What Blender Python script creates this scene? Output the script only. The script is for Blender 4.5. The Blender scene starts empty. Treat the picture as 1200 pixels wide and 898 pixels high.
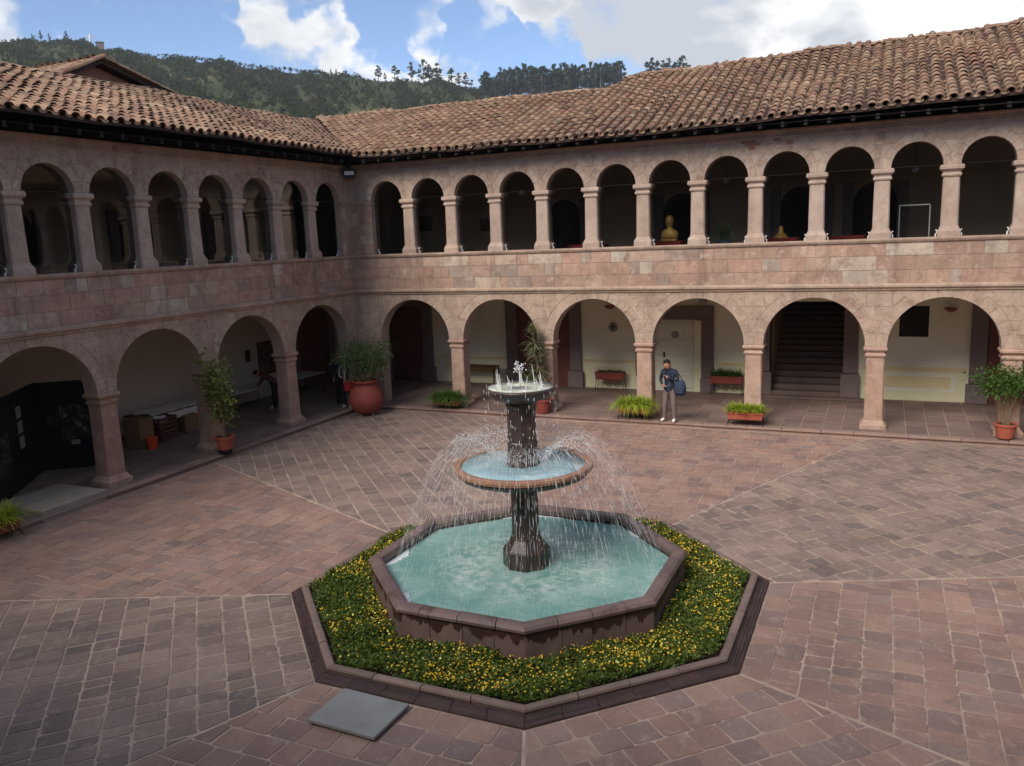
import bpy, math, random
import numpy as np
from mathutils import Matrix, Vector

scene = bpy.context.scene
col = scene.collection
rad = math.radians

# ------------------------------------------------------------------ camera
CAM = np.array([16.366, -23.265, 5.503])
PITCH, ROLL, YAW, FPX = rad(10.08), rad(-2.24), rad(24.59), 962.4
def cam_axes():
    cy, sy = math.cos(YAW), math.sin(YAW)
    F = np.array([-sy*math.cos(PITCH), cy*math.cos(PITCH), -math.sin(PITCH)])
    R = np.array([cy, sy, 0.0]); U = np.cross(R, F)
    c, s = math.cos(ROLL), math.sin(ROLL)
    return c*R+s*U, -s*R+c*U, F
cR, cU, cF = cam_axes()
cam_data = bpy.data.cameras.new('camera')
cam = bpy.data.objects.new('camera', cam_data)
col.objects.link(cam)
cam_data.sensor_fit = 'HORIZONTAL'
cam_data.sensor_width = 36.0
cam_data.lens = FPX/1200.0*36.0
cam_data.clip_start = 0.05
cam_data.clip_end = 6000.0
cam.matrix_world = Matrix(((cR[0], cU[0], -cF[0], CAM[0]), (cR[1], cU[1], -cF[1], CAM[1]),
                           (cR[2], cU[2], -cF[2], CAM[2]), (0, 0, 0, 1)))
scene.camera = cam
scene.render.engine = 'CYCLES'
scene.cycles.use_denoising = True
scene.cycles.max_bounces = 7
scene.cycles.diffuse_bounces = 5
scene.cycles.glossy_bounces = 3
scene.cycles.transmission_bounces = 4
scene.cycles.transparent_max_bounces = 24
scene.cycles.caustics_reflective = False
scene.cycles.caustics_refractive = False
scene.view_settings.view_transform = 'Standard'
scene.view_settings.look = 'None'
scene.view_settings.gamma = 1.0
scene.view_settings.exposure = 1.55
scene.view_settings.use_curve_mapping = False

# ------------------------------------------------------------------ sky and sun
SUN_EL, SUN_AZ = rad(42), rad(195)      # azimuth clockwise from +Y
def build_world():
    w = bpy.data.worlds.new('World'); scene.world = w; w.use_nodes = True
    nt = w.node_tree; nt.nodes.clear(); N = nt.nodes.new; L = nt.links.new
    def math_(op, a, b=None, c=None, clamp=False):
        n = N('ShaderNodeMath'); n.operation = op; n.use_clamp = clamp
        for i, v in enumerate((a, b, c)):
            if v is None: continue
            if isinstance(v, (int, float)): n.inputs[i].default_value = v
            else: L(v, n.inputs[i])
        return n.outputs[0]
    tc = N('ShaderNodeTexCoord')
    sky = N('ShaderNodeTexSky'); sky.sky_type = 'NISHITA'; sky.sun_disc = False
    sky.sun_elevation = SUN_EL; sky.sun_rotation = SUN_AZ
    sky.altitude = 3400; sky.air_density = 1.0; sky.dust_density = 0.6; sky.ozone_density = 1.6
    D = tc.outputs['Generated']
    mp = N('ShaderNodeMapping'); mp.inputs['Scale'].default_value = (1, 1, 2.1); L(D, mp.inputs['Vector'])
    def noise(scale, detail, rough, off=0.0, dist=0.0):
        n = N('ShaderNodeTexNoise'); n.inputs['Scale'].default_value = scale; n.inputs['Detail'].default_value = detail
        n.inputs['Roughness'].default_value = rough; n.inputs['Distortion'].default_value = dist
        m2 = N('ShaderNodeMapping'); m2.inputs['Location'].default_value = (off, off*.7, -off); L(mp.outputs[0], m2.inputs['Vector'])
        L(m2.outputs[0], n.inputs['Vector']); return n.outputs['Fac']
    wn = N('ShaderNodeTexNoise'); wn.inputs['Scale'].default_value = 26.0; wn.inputs['Detail'].default_value = 5.0; L(D, wn.inputs['Vector'])
    w1 = N('ShaderNodeVectorMath'); w1.operation = 'SUBTRACT'; L(wn.outputs['Color'], w1.inputs[0]); w1.inputs[1].default_value = (.5, .5, .5)
    w2 = N('ShaderNodeVectorMath'); w2.operation = 'SCALE'; L(w1.outputs[0], w2.inputs[0]); w2.inputs['Scale'].default_value = .11
    w3 = N('ShaderNodeVectorMath'); w3.operation = 'ADD'; L(D, w3.inputs[0]); L(w2.outputs[0], w3.inputs[1])
    w4 = N('ShaderNodeVectorMath'); w4.operation = 'NORMALIZE'; L(w3.outputs[0], w4.inputs[0]); DW = w4.outputs[0]
    def blob(d, wdeg, amp):
        vm = N('ShaderNodeVectorMath'); vm.operation = 'DOT_PRODUCT'; L(DW, vm.inputs[0]); vm.inputs[1].default_value = d
        mr = N('ShaderNodeMapRange'); mr.interpolation_type = 'SMOOTHSTEP'
        L(vm.outputs['Value'], mr.inputs['Value'])
        mr.inputs['From Min'].default_value = math.cos(rad(wdeg)); mr.inputs['From Max'].default_value = 1.0
        mr.inputs['To Min'].default_value = 0.0; mr.inputs['To Max'].default_value = amp
        return mr.outputs['Result']
    fbm = noise(9.0, 9.0, 0.58, 3.1, 0.25)
    mask = fbm
    for d, wd, a in [((-.645, .7264, .2372), 2.2, .16), ((-.625, .745, .232), 2.4, .14), ((-.6053, .7606, .2346), 2.8, .2), ((-.585, .778, .228), 2.6, .16), ((-.5643, .7949, .2228), 2.6, .2),
                     ((-.536, .8177, .21), 2.0, .12), ((-.5664, .8017, .191), 1.6, .14), ((-.736, .633, .2399), 1.6, .13),
                     ((-.80, .56, .225), 2.0, .10), ((-.4958, .8298, .266), 2.2, .10), ((-.4231, .872, .2513), 2.8, .12),
                     ((-.3726, .8975, .2388), 3.4, .2), ((-.3008, .9218, .2464), 3.8, .22), ((-.2306, .9463, .2267), 4.0, .24),
                     ((-.16, .9631, .2163), 5.0, .26), ((-.0737, .9755, .2073), 6.0, .28), ((.0394, .9804, .1932), 8.0, .3),
                     ((.15, .96, .2), 9.0, .25),
                     ((-.4604, .8659, .1956), 1.9, .2), ((-.4818, .8546, .1935), 1.6, .16), ((-.4421, .8735, .2039), 1.8, .16),
                     ((-.4896, .8442, .2181), .8, .12), ((-.3594, .9124, .1901), 2.0, .14), ((-.3054, .9324, .1881), 2.6, .2),
                     ((-.7108, .6702, .2136), 5.0, -.36), ((-.7623, .6043, .2318), 2.6, -.2), ((-.6876, .6858, .2388), 2.6, -.3), ((-.665, .705, .25), 2.0, -.2),
                     ((-.521, .8167, .248), 2.4, -.32), ((-.5121, .8329, .2098), 2.0, -.26), ((-.3939, .8957, .2065), 2.4, -.32),
                     ((-.3491, .9135, .2098), 2.0, -.34), ((-.318, .923, .2144), 1.8, -.26), ((-.6779, .7065, .2033), 3.4, -.3), ((-.60, .775, .195), 2.6, -.24),
                     ((-.4275, .8777, .2205), 1.8, -.24), ((-.47, .853, .232), 1.6, -.2)]:
        mask = math_('ADD', mask, blob(d, wd, a))
    mr = N('ShaderNodeMapRange'); mr.interpolation_type = 'SMOOTHSTEP'; L(mask, mr.inputs['Value'])
    mr.inputs['From Min'].default_value = .40; mr.inputs['From Max'].default_value = .74
    cloud = mr.outputs['Result']
    # thickness of cloud turns from white to grey
    g = noise(7.0, 6.0, .55, 9.7, .2)
    g = math_('ADD', g, blob((-.2306, .9463, .2427), 6.0, .14))
    g = math_('ADD', g, blob((-.30, .922, .252), 5.0, .12))
    g = math_('ADD', g, blob((-.57, .79, .218), 3.0, .06))
    g = math_('ADD', g, blob((-.12, .974, .18), 5.0, -.3))
    g = math_('ADD', g, blob((.04, .985, .16), 7.0, -.2))
    g = math_('ADD', g, blob((-.46, .866, .193), 2.2, -.2))
    ramp = N('ShaderNodeValToRGB'); L(g, ramp.inputs['Fac'])
    e = ramp.color_ramp.elements
    e[0].position = .36; e[0].color = (1.0, .985, .96, 1)
    e[1].position = .62; e[1].color = (.50, .53, .58, 1)
    cl = N('ShaderNodeBackground'); L(ramp.outputs[0], cl.inputs['Color']); cl.inputs['Strength'].default_value = 0.44
    hs = N('ShaderNodeHueSaturation'); hs.inputs['Saturation'].default_value = 1.0; L(sky.outputs[0], hs.inputs['Color'])
    bg = N('ShaderNodeBackground'); L(hs.outputs[0], bg.inputs['Color']); bg.inputs['Strength'].default_value = 0.066
    mx = N('ShaderNodeMixShader'); L(cloud, mx.inputs[0]); L(bg.outputs[0], mx.inputs[1]); L(cl.outputs[0], mx.inputs[2])
    out = N('ShaderNodeOutputWorld'); L(mx.outputs[0], out.inputs['Surface'])
build_world()
sun_data = bpy.data.lights.new('sun', 'SUN')
sun_data.energy = 1.5; sun_data.angle = rad(36); sun_data.color = (1.0, .92, .82)
sun = bpy.data.objects.new('sun', sun_data); col.objects.link(sun)
sd = Vector((math.sin(SUN_AZ)*math.cos(SUN_EL), math.cos(SUN_AZ)*math.cos(SUN_EL), math.sin(SUN_EL)))
sun.rotation_euler = sd.to_track_quat('Z', 'Y').to_euler()
sun.location = (0, -40, 60)

# ------------------------------------------------------------------ materials
def lin(r, g=None, b=None, k=1.0):
    if g is None: r, g, b = r
    f = lambda c: (c/255/12.92 if c/255 <= .04045 else ((c/255+.055)/1.055)**2.4)*k
    return (min(f(r), .85), min(f(g), .85), min(f(b), .85), 1)
MATS = {}
class NT:
    def __init__(s, name):
        s.m = bpy.data.materials.new(name); s.m.use_nodes = True; s.t = s.m.node_tree; s.t.nodes.clear()
        s.out = s.n('ShaderNodeOutputMaterial')
    def n(s, kind, **kw):
        x = s.t.nodes.new(kind)
        for k, v in kw.items(): setattr(x, k, v)
        return x
    def l(s, a, b): s.t.links.new(a, b)
    def math(s, op, a, b=None, clamp=False):
        n = s.n('ShaderNodeMath', operation=op, use_clamp=clamp)
        for i, v in enumerate((a, b)):
            if v is None: continue
            if isinstance(v, (int, float)): n.inputs[i].default_value = v
            else: s.l(v, n.inputs[i])
        return n.outputs[0]
    def noise(s, scale, detail=6, rough=.6, vec=None, dist=0, sc=(1, 1, 1)):
        n = s.n('ShaderNodeTexNoise'); n.inputs['Scale'].default_value = scale; n.inputs['Detail'].default_value = detail
        n.inputs['Roughness'].default_value = rough; n.inputs['Distortion'].default_value = dist
        mp = s.n('ShaderNodeMapping'); mp.inputs['Scale'].default_value = sc
        s.l(vec if vec is not None else s.pos(), mp.inputs['Vector']); s.l(mp.outputs[0], n.inputs['Vector'])
        return n.outputs['Fac']
    def pos(s):
        if not hasattr(s, '_p'): s._p = s.n('ShaderNodeNewGeometry')
        return s._p.outputs['Position']
    def rnd(s):
        if not hasattr(s, '_r'):
            s.pos(); oi = s.n('ShaderNodeObjectInfo')
            s._r = s.math('FRACT', s.math('ADD', oi.outputs['Random'], s._p.outputs['Random Per Island']))
        return s._r
    def ramp(s, fac, stops, interp='LINEAR'):
        r = s.n('ShaderNodeValToRGB'); r.color_ramp.interpolation = interp
        e = r.color_ramp.elements
        while len(e) < len(stops): e.new(.5)
        for i, (p, c) in enumerate(stops): e[i].position = p; e[i].color = c
        s.l(fac, r.inputs['Fac']); return r.outputs['Color']
    def mix(s, fac, a, b, mode='MIX'):
        m = s.n('ShaderNodeMix', data_type='RGBA', blend_type=mode)
        if isinstance(fac, (int, float)): m.inputs[0].default_value = fac
        else: s.l(fac, m.inputs[0])
        for i, v in ((6, a), (7, b)):
            if isinstance(v, tuple): m.inputs[i].default_value = v
            else: s.l(v, m.inputs[i])
        return m.outputs[2]
    def mr(s, v, a, b, c, d, smooth=True):
        m = s.n('ShaderNodeMapRange', interpolation_type='SMOOTHSTEP' if smooth else 'LINEAR'); s.l(v, m.inputs['Value'])
        for k, x in zip(('From Min', 'From Max', 'To Min', 'To Max'), (a, b, c, d)): m.inputs[k].default_value = x
        return m.outputs['Result']
    def bump(s, h, strength, dist=.02):
        b = s.n('ShaderNodeBump'); b.inputs['Strength'].default_value = strength; b.inputs['Distance'].default_value = dist
        s.l(h, b.inputs['Height']); return b.outputs['Normal']
    def pbr(s, colr, rough=.8, normal=None, metal=0.0, spec=.35, extra=None):
        p = s.n('ShaderNodeBsdfPrincipled')
        if isinstance(colr, tuple): p.inputs['Base Color'].default_value = colr
        else: s.l(colr, p.inputs['Base Color'])
        if isinstance(rough, (int, float)): p.inputs['Roughness'].default_value = rough
        else: s.l(rough, p.inputs['Roughness'])
        p.inputs['Metallic'].default_value = metal; p.inputs['Specular IOR Level'].default_value = spec
        if normal is not None: s.l(normal, p.inputs['Normal'])
        s.l(p.outputs[0], s.out.inputs['Surface']); s.p = p
        return p
def pieces(name, pal, nscale=3.0, namp=.5, rough=.85, bump=.35, bscale=28, fine=.25, spec=.3, stain=None, streak=0, dust=None):
    """stone, tile, brick: one palette colour per piece, mottled by world-space noise"""
    t = NT(name); n = len(pal)
    base = t.ramp(t.rnd(), [(i/(n-1) if n > 1 else 0, c) for i, c in enumerate(pal)])
    big = t.noise(nscale, 7, .62); fin = t.noise(bscale, 5, .65)
    v = t.math('ADD', t.mr(big, .25, .75, 1-namp/2, 1+namp/2, False), t.mr(fin, .2, .8, -fine/2, fine/2, False))
    mul = t.n('ShaderNodeVectorMath', operation='SCALE'); t.l(base, mul.inputs[0]); t.l(v, mul.inputs['Scale'])
    c = mul.outputs[0]
    if stain:
        sc, lo, hi, scol = stain
        c = t.mix(t.mr(t.noise(sc, 8, .68, dist=.6), lo, hi, 0, 1), c, scol)
    if dust:
        c = t.mix(t.mr(t.noise(4.5, 7, .72, dist=.6), .52, .68, 0, .55), c, dust)
        c = t.mix(t.mr(t.noise(.35, 6, .6, dist=.4), .5, .7, 0, .35), c, lin(92, 80, 76, KP))
    if streak:
        c = t.mix(t.mr(t.noise(1.6, 7, .66, dist=.3, sc=(1, 1, .12)), .50, .74, 0, streak), c, lin(103, 84, 73, K))
        c = t.mix(t.mr(t.noise(3.2, 9, .75, dist=.8), .47, .66, 0, streak*.85), c, lin(115, 92, 79, K))
        c = t.mix(t.mr(t.noise(4.1, 8, .72, dist=.5), .53, .66, 0, streak*.75), c, lin(181, 166, 149, K))
    h = t.math('ADD', fin, t.math('MULTIPLY', big, 1.5))
    t.pbr(c, rough, t.bump(h, bump, .015), spec=spec)
    MATS[name] = t.m; return t.m
def plain(name, c, rough=.6, metal=0.0, var=.25, nscale=6.0, bump=.1, spec=.4, sc=(1, 1, 1)):
    t = NT(name); n1 = t.noise(nscale, 6, .6, sc=sc)
    v = t.mr(n1, .25, .75, 1-var/2, 1+var/2, False)
    m = t.n('ShaderNodeVectorMath', operation='SCALE'); m.inputs[0].default_value = c[:3]; t.l(v, m.inputs['Scale'])
    t.pbr(m.outputs[0], rough, t.bump(t.noise(nscale*8, 4, .6), bump, .01) if bump else None, metal, spec)
    MATS[name] = t.m; return t.m
def leafmat(name, pal, trans=.35, rough=.55):
    t = NT(name); n = len(pal)
    c = t.ramp(t.rnd(), [(i/(n-1), x) for i, x in enumerate(pal)])
    p = t.pbr(c, rough, spec=.3)
    tr = t.n('ShaderNodeBsdfTranslucent'); t.l(t.mix(.5, c, (.25, .3, .02, 1)), tr.inputs['Color'])
    mx = t.n('ShaderNodeMixShader'); mx.inputs[0].default_value = trans
    t.l(p.outputs[0], mx.inputs[1]); t.l(tr.outputs[0], mx.inputs[2]); t.l(mx.outputs[0], t.out.inputs['Surface'])
    MATS[name] = t.m; return t.m

K = 1.16
pieces('wall_stone', [lin(159, 138, 122, K), lin(162, 142, 126, K), lin(156, 134, 118, K), lin(164, 145, 129, K), lin(160, 140, 124, K), lin(154, 132, 117, K)],
       nscale=.9, namp=.5, bump=.5, bscale=18, stain=(.55, .56, .78, lin(127, 96, 81, K)), streak=.7)
pieces('parapet_stone', [lin(157, 128, 112, K), lin(162, 140, 122, K), lin(146, 116, 102, K), lin(157, 133, 117, K), lin(160, 127, 111, K), lin(172, 158, 142, K), lin(134, 118, 108, K), lin(158, 128, 111, K), lin(150, 126, 110, K), lin(164, 134, 116, K)],
       nscale=1.1, namp=.5, bump=.5, bscale=18, stain=(.9, .56, .74, lin(115, 90, 77, K)), streak=.7)
pieces('trim_stone', [lin(153, 128, 113, K), lin(159, 138, 121, K), lin(147, 118, 105, K)], nscale=1.2, namp=.6, bump=.5, bscale=22, streak=.6)
pieces('column_stone', [lin(157, 136, 121, K), lin(167, 148, 133, K), lin(151, 130, 117, K)], nscale=2.0, namp=.4, bump=.5, bscale=24, stain=(1.6, .6, .76, lin(139, 98, 85, K)), streak=.35)
pieces('lower_column_stone', [lin(158, 129, 114, K), lin(164, 138, 122, K), lin(152, 121, 107, K)], nscale=2.0, namp=.5, bump=.5, bscale=24, stain=(1.6, .58, .76, lin(138, 98, 86, K)), streak=.5)
plain('mortar_wall', lin(157, 137, 121, K), .95, var=.3, bump=.3)
pieces('roof_tile', [lin(160, 128, 105, 0.80), lin(142, 105, 87, 0.80), lin(173, 144, 117, 0.80), lin(150, 113, 93, 0.80), lin(167, 138, 113, 0.80), lin(120, 93, 80, 0.80), lin(177, 150, 122, 0.80), lin(154, 121, 99, 0.80), lin(135, 109, 92, 0.80)],
       nscale=1.0, namp=.4, bump=.5, bscale=30, fine=.4, rough=.9, stain=(2.6, .56, .72, lin(94, 82, 70, 0.80)))
plain('roof_deck', lin(62, 46, 40), .95, bump=.2)
plain('dark_wood', (.018, .012, .010, 1), .8, var=.6, nscale=4, bump=.3)
KP = 1.42
pieces('paver_red', [lin(128, 102, 92, KP), lin(134, 108, 96, KP), lin(120, 96, 87, KP), lin(138, 112, 99, KP), lin(124, 104, 96, KP), lin(112, 93, 87, KP), lin(130, 103, 92, KP)],
       nscale=.8, namp=.4, bump=.5, bscale=22, fine=.35, rough=.78, stain=(1.1, .56, .76, lin(98, 86, 82, KP)), dust=lin(150, 132, 118, KP))
pieces('paver_grey', [lin(118, 101, 92, KP), lin(126, 107, 97, KP), lin(104, 90, 84, KP), lin(130, 112, 101, KP), lin(110, 94, 87, KP), lin(121, 104, 95, KP), lin(96, 84, 80, KP)],
       nscale=.8, namp=.4, bump=.5, bscale=22, fine=.35, rough=.78, stain=(1.1, .58, .78, lin(94, 84, 80, KP)), dust=lin(150, 134, 120, KP))
plain('paver_joint', lin(146, 127, 114, KP), .95, var=.7, nscale=1.3, bump=.4)
plain('pale_joint', lin(150, 132, 120, KP), .95, var=.8, nscale=2, bump=.4)
pieces('flagstone', [lin(100, 84, 78, KP), lin(108, 92, 84, KP), lin(94, 78, 74, KP), lin(112, 94, 86, KP)], nscale=.9, namp=.45, bump=.4, rough=.7)
pieces('kerb_stone', [lin(120, 98, 90, KP), lin(128, 106, 96, KP), lin(112, 92, 86, KP)], nscale=1.4, namp=.5, bump=.5)
plain('plaster_white', lin(244, 238, 216), .9, var=.10, nscale=.8, bump=.08)
plain('plaster_yellow', lin(236, 220, 172), .9, var=.12, nscale=1.5, bump=.08)
plain('plaster_cream', lin(242, 232, 192), .9, var=.1, nscale=1.5, bump=.08)
plain('plaster_grey', lin(200, 188, 174), .9, var=.14, nscale=.8, bump=.08)
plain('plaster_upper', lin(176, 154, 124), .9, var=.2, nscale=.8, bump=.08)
plain('jamb_stone', lin(122, 108, 106), .85, var=.3, nscale=2, bump=.3)
plain('door_wood', lin(104, 60, 50), .6, var=.4, nscale=3, bump=.25, sc=(6, 6, .6))
plain('door_paint', lin(222, 222, 200), .5, var=.08, nscale=2, bump=.04)
plain('soil', lin(58, 44, 34), .95, var=.5, nscale=9, bump=.6)
plain('ground', lin(96, 84, 70), .95, var=.4, nscale=.02, bump=0)
plain('grey_slab', lin(150, 150, 146, .9), .8, var=.3, nscale=2.5, bump=.25, spec=.2)
plain('dark_metal', (.02, .02, .022, 1), .45, metal=.6, var=.3)
plain('steel', (.55, .55, .55, 1), .35, metal=.9, var=.1, bump=0)
plain('terracotta', lin(166, 88, 66), .75, var=.3, nscale=5, bump=.15)
plain('red_clay', lin(140, 66, 56), .7, var=.35, nscale=4, bump=.2)
plain('brown_clay', lin(132, 78, 62), .8, var=.4, nscale=5, bump=.2)
plain('bark', lin(128, 108, 84), .9, var=.4, nscale=12, bump=.4)
plain('white_metal', lin(226, 226, 222), .4, var=.05, bump=0)
plain('cardboard', lin(134, 104, 76), .9, var=.2)
plain('orange_plastic', lin(232, 88, 32), .4, var=.1, bump=0)
plain('white_cloth', lin(206, 204, 194), .85, var=.12, nscale=5, bump=.15)
plain('pale_table', lin(178, 190, 182), .6, var=.12, nscale=4, bump=.05)
plain('black_board', (.012, .012, .014, 1), .6, var=.3, bump=.05)
plain('paper', lin(150, 147, 142), .8, var=.25, nscale=9, bump=0)
plain('crate_brown', lin(92, 58, 48), .8, var=.4)
plain('gold', lin(196, 156, 84), .5, metal=.3, var=.3, nscale=9)
plain('red_cloth', lin(120, 34, 32), .85, var=.25)
plain('concrete', lin(148, 138, 124), .9, var=.3, nscale=3, bump=.3)
plain('adobe', lin(150, 106, 88), .95, var=.3, nscale=2, bump=.3)
plain('statue_white', lin(225, 222, 214), .8, var=.1, nscale=.5, bump=0)
leafmat('leaf_bed', [lin(78, 100, 40), lin(94, 118, 50), lin(60, 82, 36), lin(112, 130, 58), lin(84, 108, 46), lin(118, 118, 62)], .3)
leafmat('leaf_yellowgreen', [lin(150, 176, 46), lin(176, 190, 62), lin(120, 152, 44), lin(190, 196, 80)], .4)
leafmat('leaf_green', [lin(62, 96, 40), lin(84, 120, 52), lin(48, 78, 36), lin(100, 132, 62)], .35)
leafmat('leaf_ficus', [lin(110, 130, 62), lin(146, 156, 80), lin(78, 100, 54), lin(172, 172, 104), lin(96, 116, 62)], .4)
leafmat('leaf_dark', [lin(62, 100, 62), lin(80, 118, 74), lin(50, 84, 54), lin(104, 120, 78), lin(128, 112, 82)], .35)
leafmat('leaf_spiky', [lin(98, 106, 78), lin(128, 132, 100), lin(74, 86, 62), lin(150, 146, 112)], .2)
leafmat('forest', [lin(33, 38, 32), lin(46, 51, 40), lin(30, 36, 33), lin(60, 59, 46), lin(38, 44, 38), lin(64, 57, 47), lin(42, 46, 43)], .3, .9)
leafmat('eucalyptus', [lin(40, 54, 44), lin(52, 66, 52), lin(32, 44, 38), lin(62, 74, 58)], .2, .9)
plain('flower_yellow', lin(222, 180, 36), .7, var=.2, nscale=30, bump=0)
plain('foam', lin(226, 232, 232), .6, var=.2, nscale=14, bump=.5)
plain('bare_brick', lin(128, 88, 70, 1.3), .9, var=.5, nscale=8, bump=.4)
plain('brick_pale', lin(166, 150, 136, 1.3), .9, var=.4, nscale=8, bump=.4)
plain('flower_pale', lin(236, 224, 120), .7, var=.2, nscale=30, bump=0)

def special_mats():
    # hillside: grass, scrub and bare earth
    t = NT('hillside'); n1 = t.noise(.012, 8, .6); n2 = t.noise(.09, 6, .6)
    c = t.ramp(n1, [(.3, lin(52, 60, 38)), (.5, lin(74, 78, 50)), (.7, lin(104, 94, 66))])
    c = t.mix(t.mr(n2, .45, .65, 0, .7), c, lin(46, 52, 36)); t.pbr(c, .95, spec=.1); MATS['hillside'] = t.m
    # pool water: milky turquoise with churned foam
    for nm, body, light, fo in (('pool_water', lin(112, 160, 152), lin(150, 186, 178), .66), ('basin_water', lin(146, 178, 186), lin(196, 214, 218), .56), ('top_water', lin(176, 178, 150), lin(220, 220, 208), .5)):
        t = NT(nm); a = t.noise(1.1, 7, .6, dist=.4); b = t.noise(7, 8, .7, dist=.3)
        c = t.mix(t.mr(a, .38, .7, 0, .9), body, light)
        c = t.mix(t.mr(t.math('ADD', t.math('MULTIPLY', a, .5), t.math('MULTIPLY', b, .55)), fo-.04, fo+.09, 0, .8), c, lin(226, 236, 234))
        if nm == 'pool_water':
            dv = t.n('ShaderNodeVectorMath', operation='DISTANCE'); t.l(t.pos(), dv.inputs[0]); dv.inputs[1].default_value = (11.37, -12.05, .42); d = dv.outputs['Value']
            ring = t.math('MULTIPLY', t.mr(d, .3, .7, 0, 1), t.mr(d, 1.0, 1.75, 1, 0))
            edge = t.mr(d, 1.7, 2.1, 0, .8)
            churn = t.mr(t.math('ADD', t.math('MULTIPLY', b, .6), t.math('MULTIPLY', t.noise(2.2, 5, .6, dist=.6), .4)), .42, .62, 0, .75)
            c = t.mix(t.math('MULTIPLY', churn, t.math('ADD', ring, t.math('MULTIPLY', edge, .5), clamp=True)), c, lin(206, 222, 218))
        h = t.math('ADD', t.noise(9, 4, .6, dist=1.0), t.math('MULTIPLY', t.noise(26, 3, .5), .5))
        t.pbr(c, .10, t.bump(h, .6, .025), spec=.5); MATS[nm] = t.m
    # falling water
    t = NT('falling_water'); p = t.pbr(lin(238, 242, 244), .25, spec=.6); p.inputs['Transmission Weight'].default_value = 0
    tr = t.n('ShaderNodeBsdfTransparent'); mx = t.n('ShaderNodeMixShader'); mx.inputs[0].default_value = .6
    t.l(tr.outputs[0], mx.inputs[1]); t.l(p.outputs[0], mx.inputs[2]); t.l(mx.outputs[0], t.out.inputs['Surface']); MATS['falling_water'] = t.m
    # window glass
    t = NT('glass'); tr = t.n('ShaderNodeBsdfTransparent'); tr.inputs[0].default_value = (.84, .85, .85, 1)
    gl = t.n('ShaderNodeBsdfGlossy'); gl.inputs['Roughness'].default_value = 0.01
    fr = t.n('ShaderNodeFresnel'); fr.inputs['IOR'].default_value = 1.28
    mx = t.n('ShaderNodeMixShader'); t.l(fr.outputs[0], mx.inputs[0]); t.l(tr.outputs[0], mx.inputs[1]); t.l(gl.outputs[0], mx.inputs[2])
    t.l(mx.outputs[0], t.out.inputs['Surface']); MATS['glass'] = t.m
    # wet stone of the fountain
    t = NT('wet_stone'); n = t.noise(5, 7, .65); s = t.noise(2.2, 6, .6, sc=(4, 4, .5))
    c = t.ramp(n, [(.3, lin(40, 34, 34)), (.55, lin(66, 54, 50)), (.75, lin(96, 76, 66))])
    c = t.mix(t.mr(s, .58, .72, 0, .7), c, lin(120, 88, 72))
    t.pbr(c, .32, t.bump(t.noise(24, 5, .6), .5, .02), spec=.5); MATS['wet_stone'] = t.m
    t = NT('rim_stone'); n = t.noise(4, 7, .65)
    c = t.ramp(n, [(.3, lin(132, 96, 74)), (.6, lin(164, 124, 98)), (.75, lin(120, 92, 78))])
    t.pbr(c, .4, t.bump(t.noise(30, 4, .6), .35, .01), spec=.5); MATS['rim_stone'] = t.m
    # pool wall slabs: dry pinkish stone with wet runs below the coping
    t = NT('pool_stone'); base = t.ramp(t.rnd(), [(0, lin(106, 86, 80)), (.5, lin(116, 94, 87)), (1, lin(98, 82, 78))])
    n = t.noise(3, 7, .65)
    m = t.n('ShaderNodeVectorMath', operation='SCALE'); t.l(base, m.inputs[0]); t.l(t.mr(n, .25, .75, .75, 1.25, False), m.inputs['Scale'])
    sx = t.n('ShaderNodeSeparateXYZ'); t.l(t.pos(), sx.inputs[0])
    runs = t.noise(3.4, 5, .62, sc=(1.3, 1.3, .12)); fine = t.noise(14, 4, .6, sc=(1, 1, .15))
    edge = t.math('ADD', t.math('MULTIPLY', runs, .95), t.math('MULTIPLY', fine, .22))
    wet = t.mr(t.math('ADD', edge, t.math('MULTIPLY', t.math('SUBTRACT', sx.outputs[2], .34), 1.4)), .585, .625, 0, 1)
    c = t.mix(wet, m.outputs[0], lin(62, 42, 40))
    t.pbr(c, t.mr(wet, 0, 1, .85, .4), t.bump(t.noise(20, 5, .6), .4, .015)); MATS['pool_stone'] = t.m
    pieces('coping', [lin(112, 94, 90), lin(122, 102, 96), lin(104, 88, 86)], nscale=2.5, namp=.6, bump=.4, rough=.5, stain=(1.8, .55, .7, lin(78, 62, 60)))
    pieces('bed_kerb', [lin(128, 108, 98), lin(136, 116, 106), lin(118, 100, 92)], nscale=2.2, namp=.5, bump=.4, rough=.8)
    pieces('bed_step', [lin(70, 54, 52), lin(80, 62, 58), lin(62, 50, 50)], nscale=2.5, namp=.6, bump=.5, rough=.7)
    # plaid jacket / knit scarf / paintings
    t = NT('plaid'); br = t.n('ShaderNodeTexBrick'); tc = t.n('ShaderNodeTexCoord'); t.l(tc.outputs['Object'], br.inputs['Vector'])
    br.inputs['Scale'].default_value = 14; br.inputs['Color1'].default_value = lin(20, 23, 32); br.inputs['Color2'].default_value = lin(30, 36, 50); br.inputs['Mortar'].default_value = lin(66, 76, 98)
    t.pbr(br.outputs['Color'], .9); MATS['plaid'] = t.m
    t = NT('painting_canvas'); n = t.noise(3.0, 6, .6, dist=1.2)
    c = t.ramp(n, [(.3, lin(34, 24, 22)), (.48, lin(80, 50, 38)), (.6, lin(120, 92, 70)), (.72, lin(50, 44, 50))]); t.pbr(c, .5); MATS['painting_canvas'] = t.m
    t = NT('photo_print'); n = t.noise(5.0, 6, .6, dist=.8)
    c = t.ramp(n, [(.35, lin(12, 12, 14)), (.55, lin(60, 58, 58)), (.72, lin(150, 146, 140))]); t.pbr(c, .5); MATS['photo_print'] = t.m
special_mats()
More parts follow.
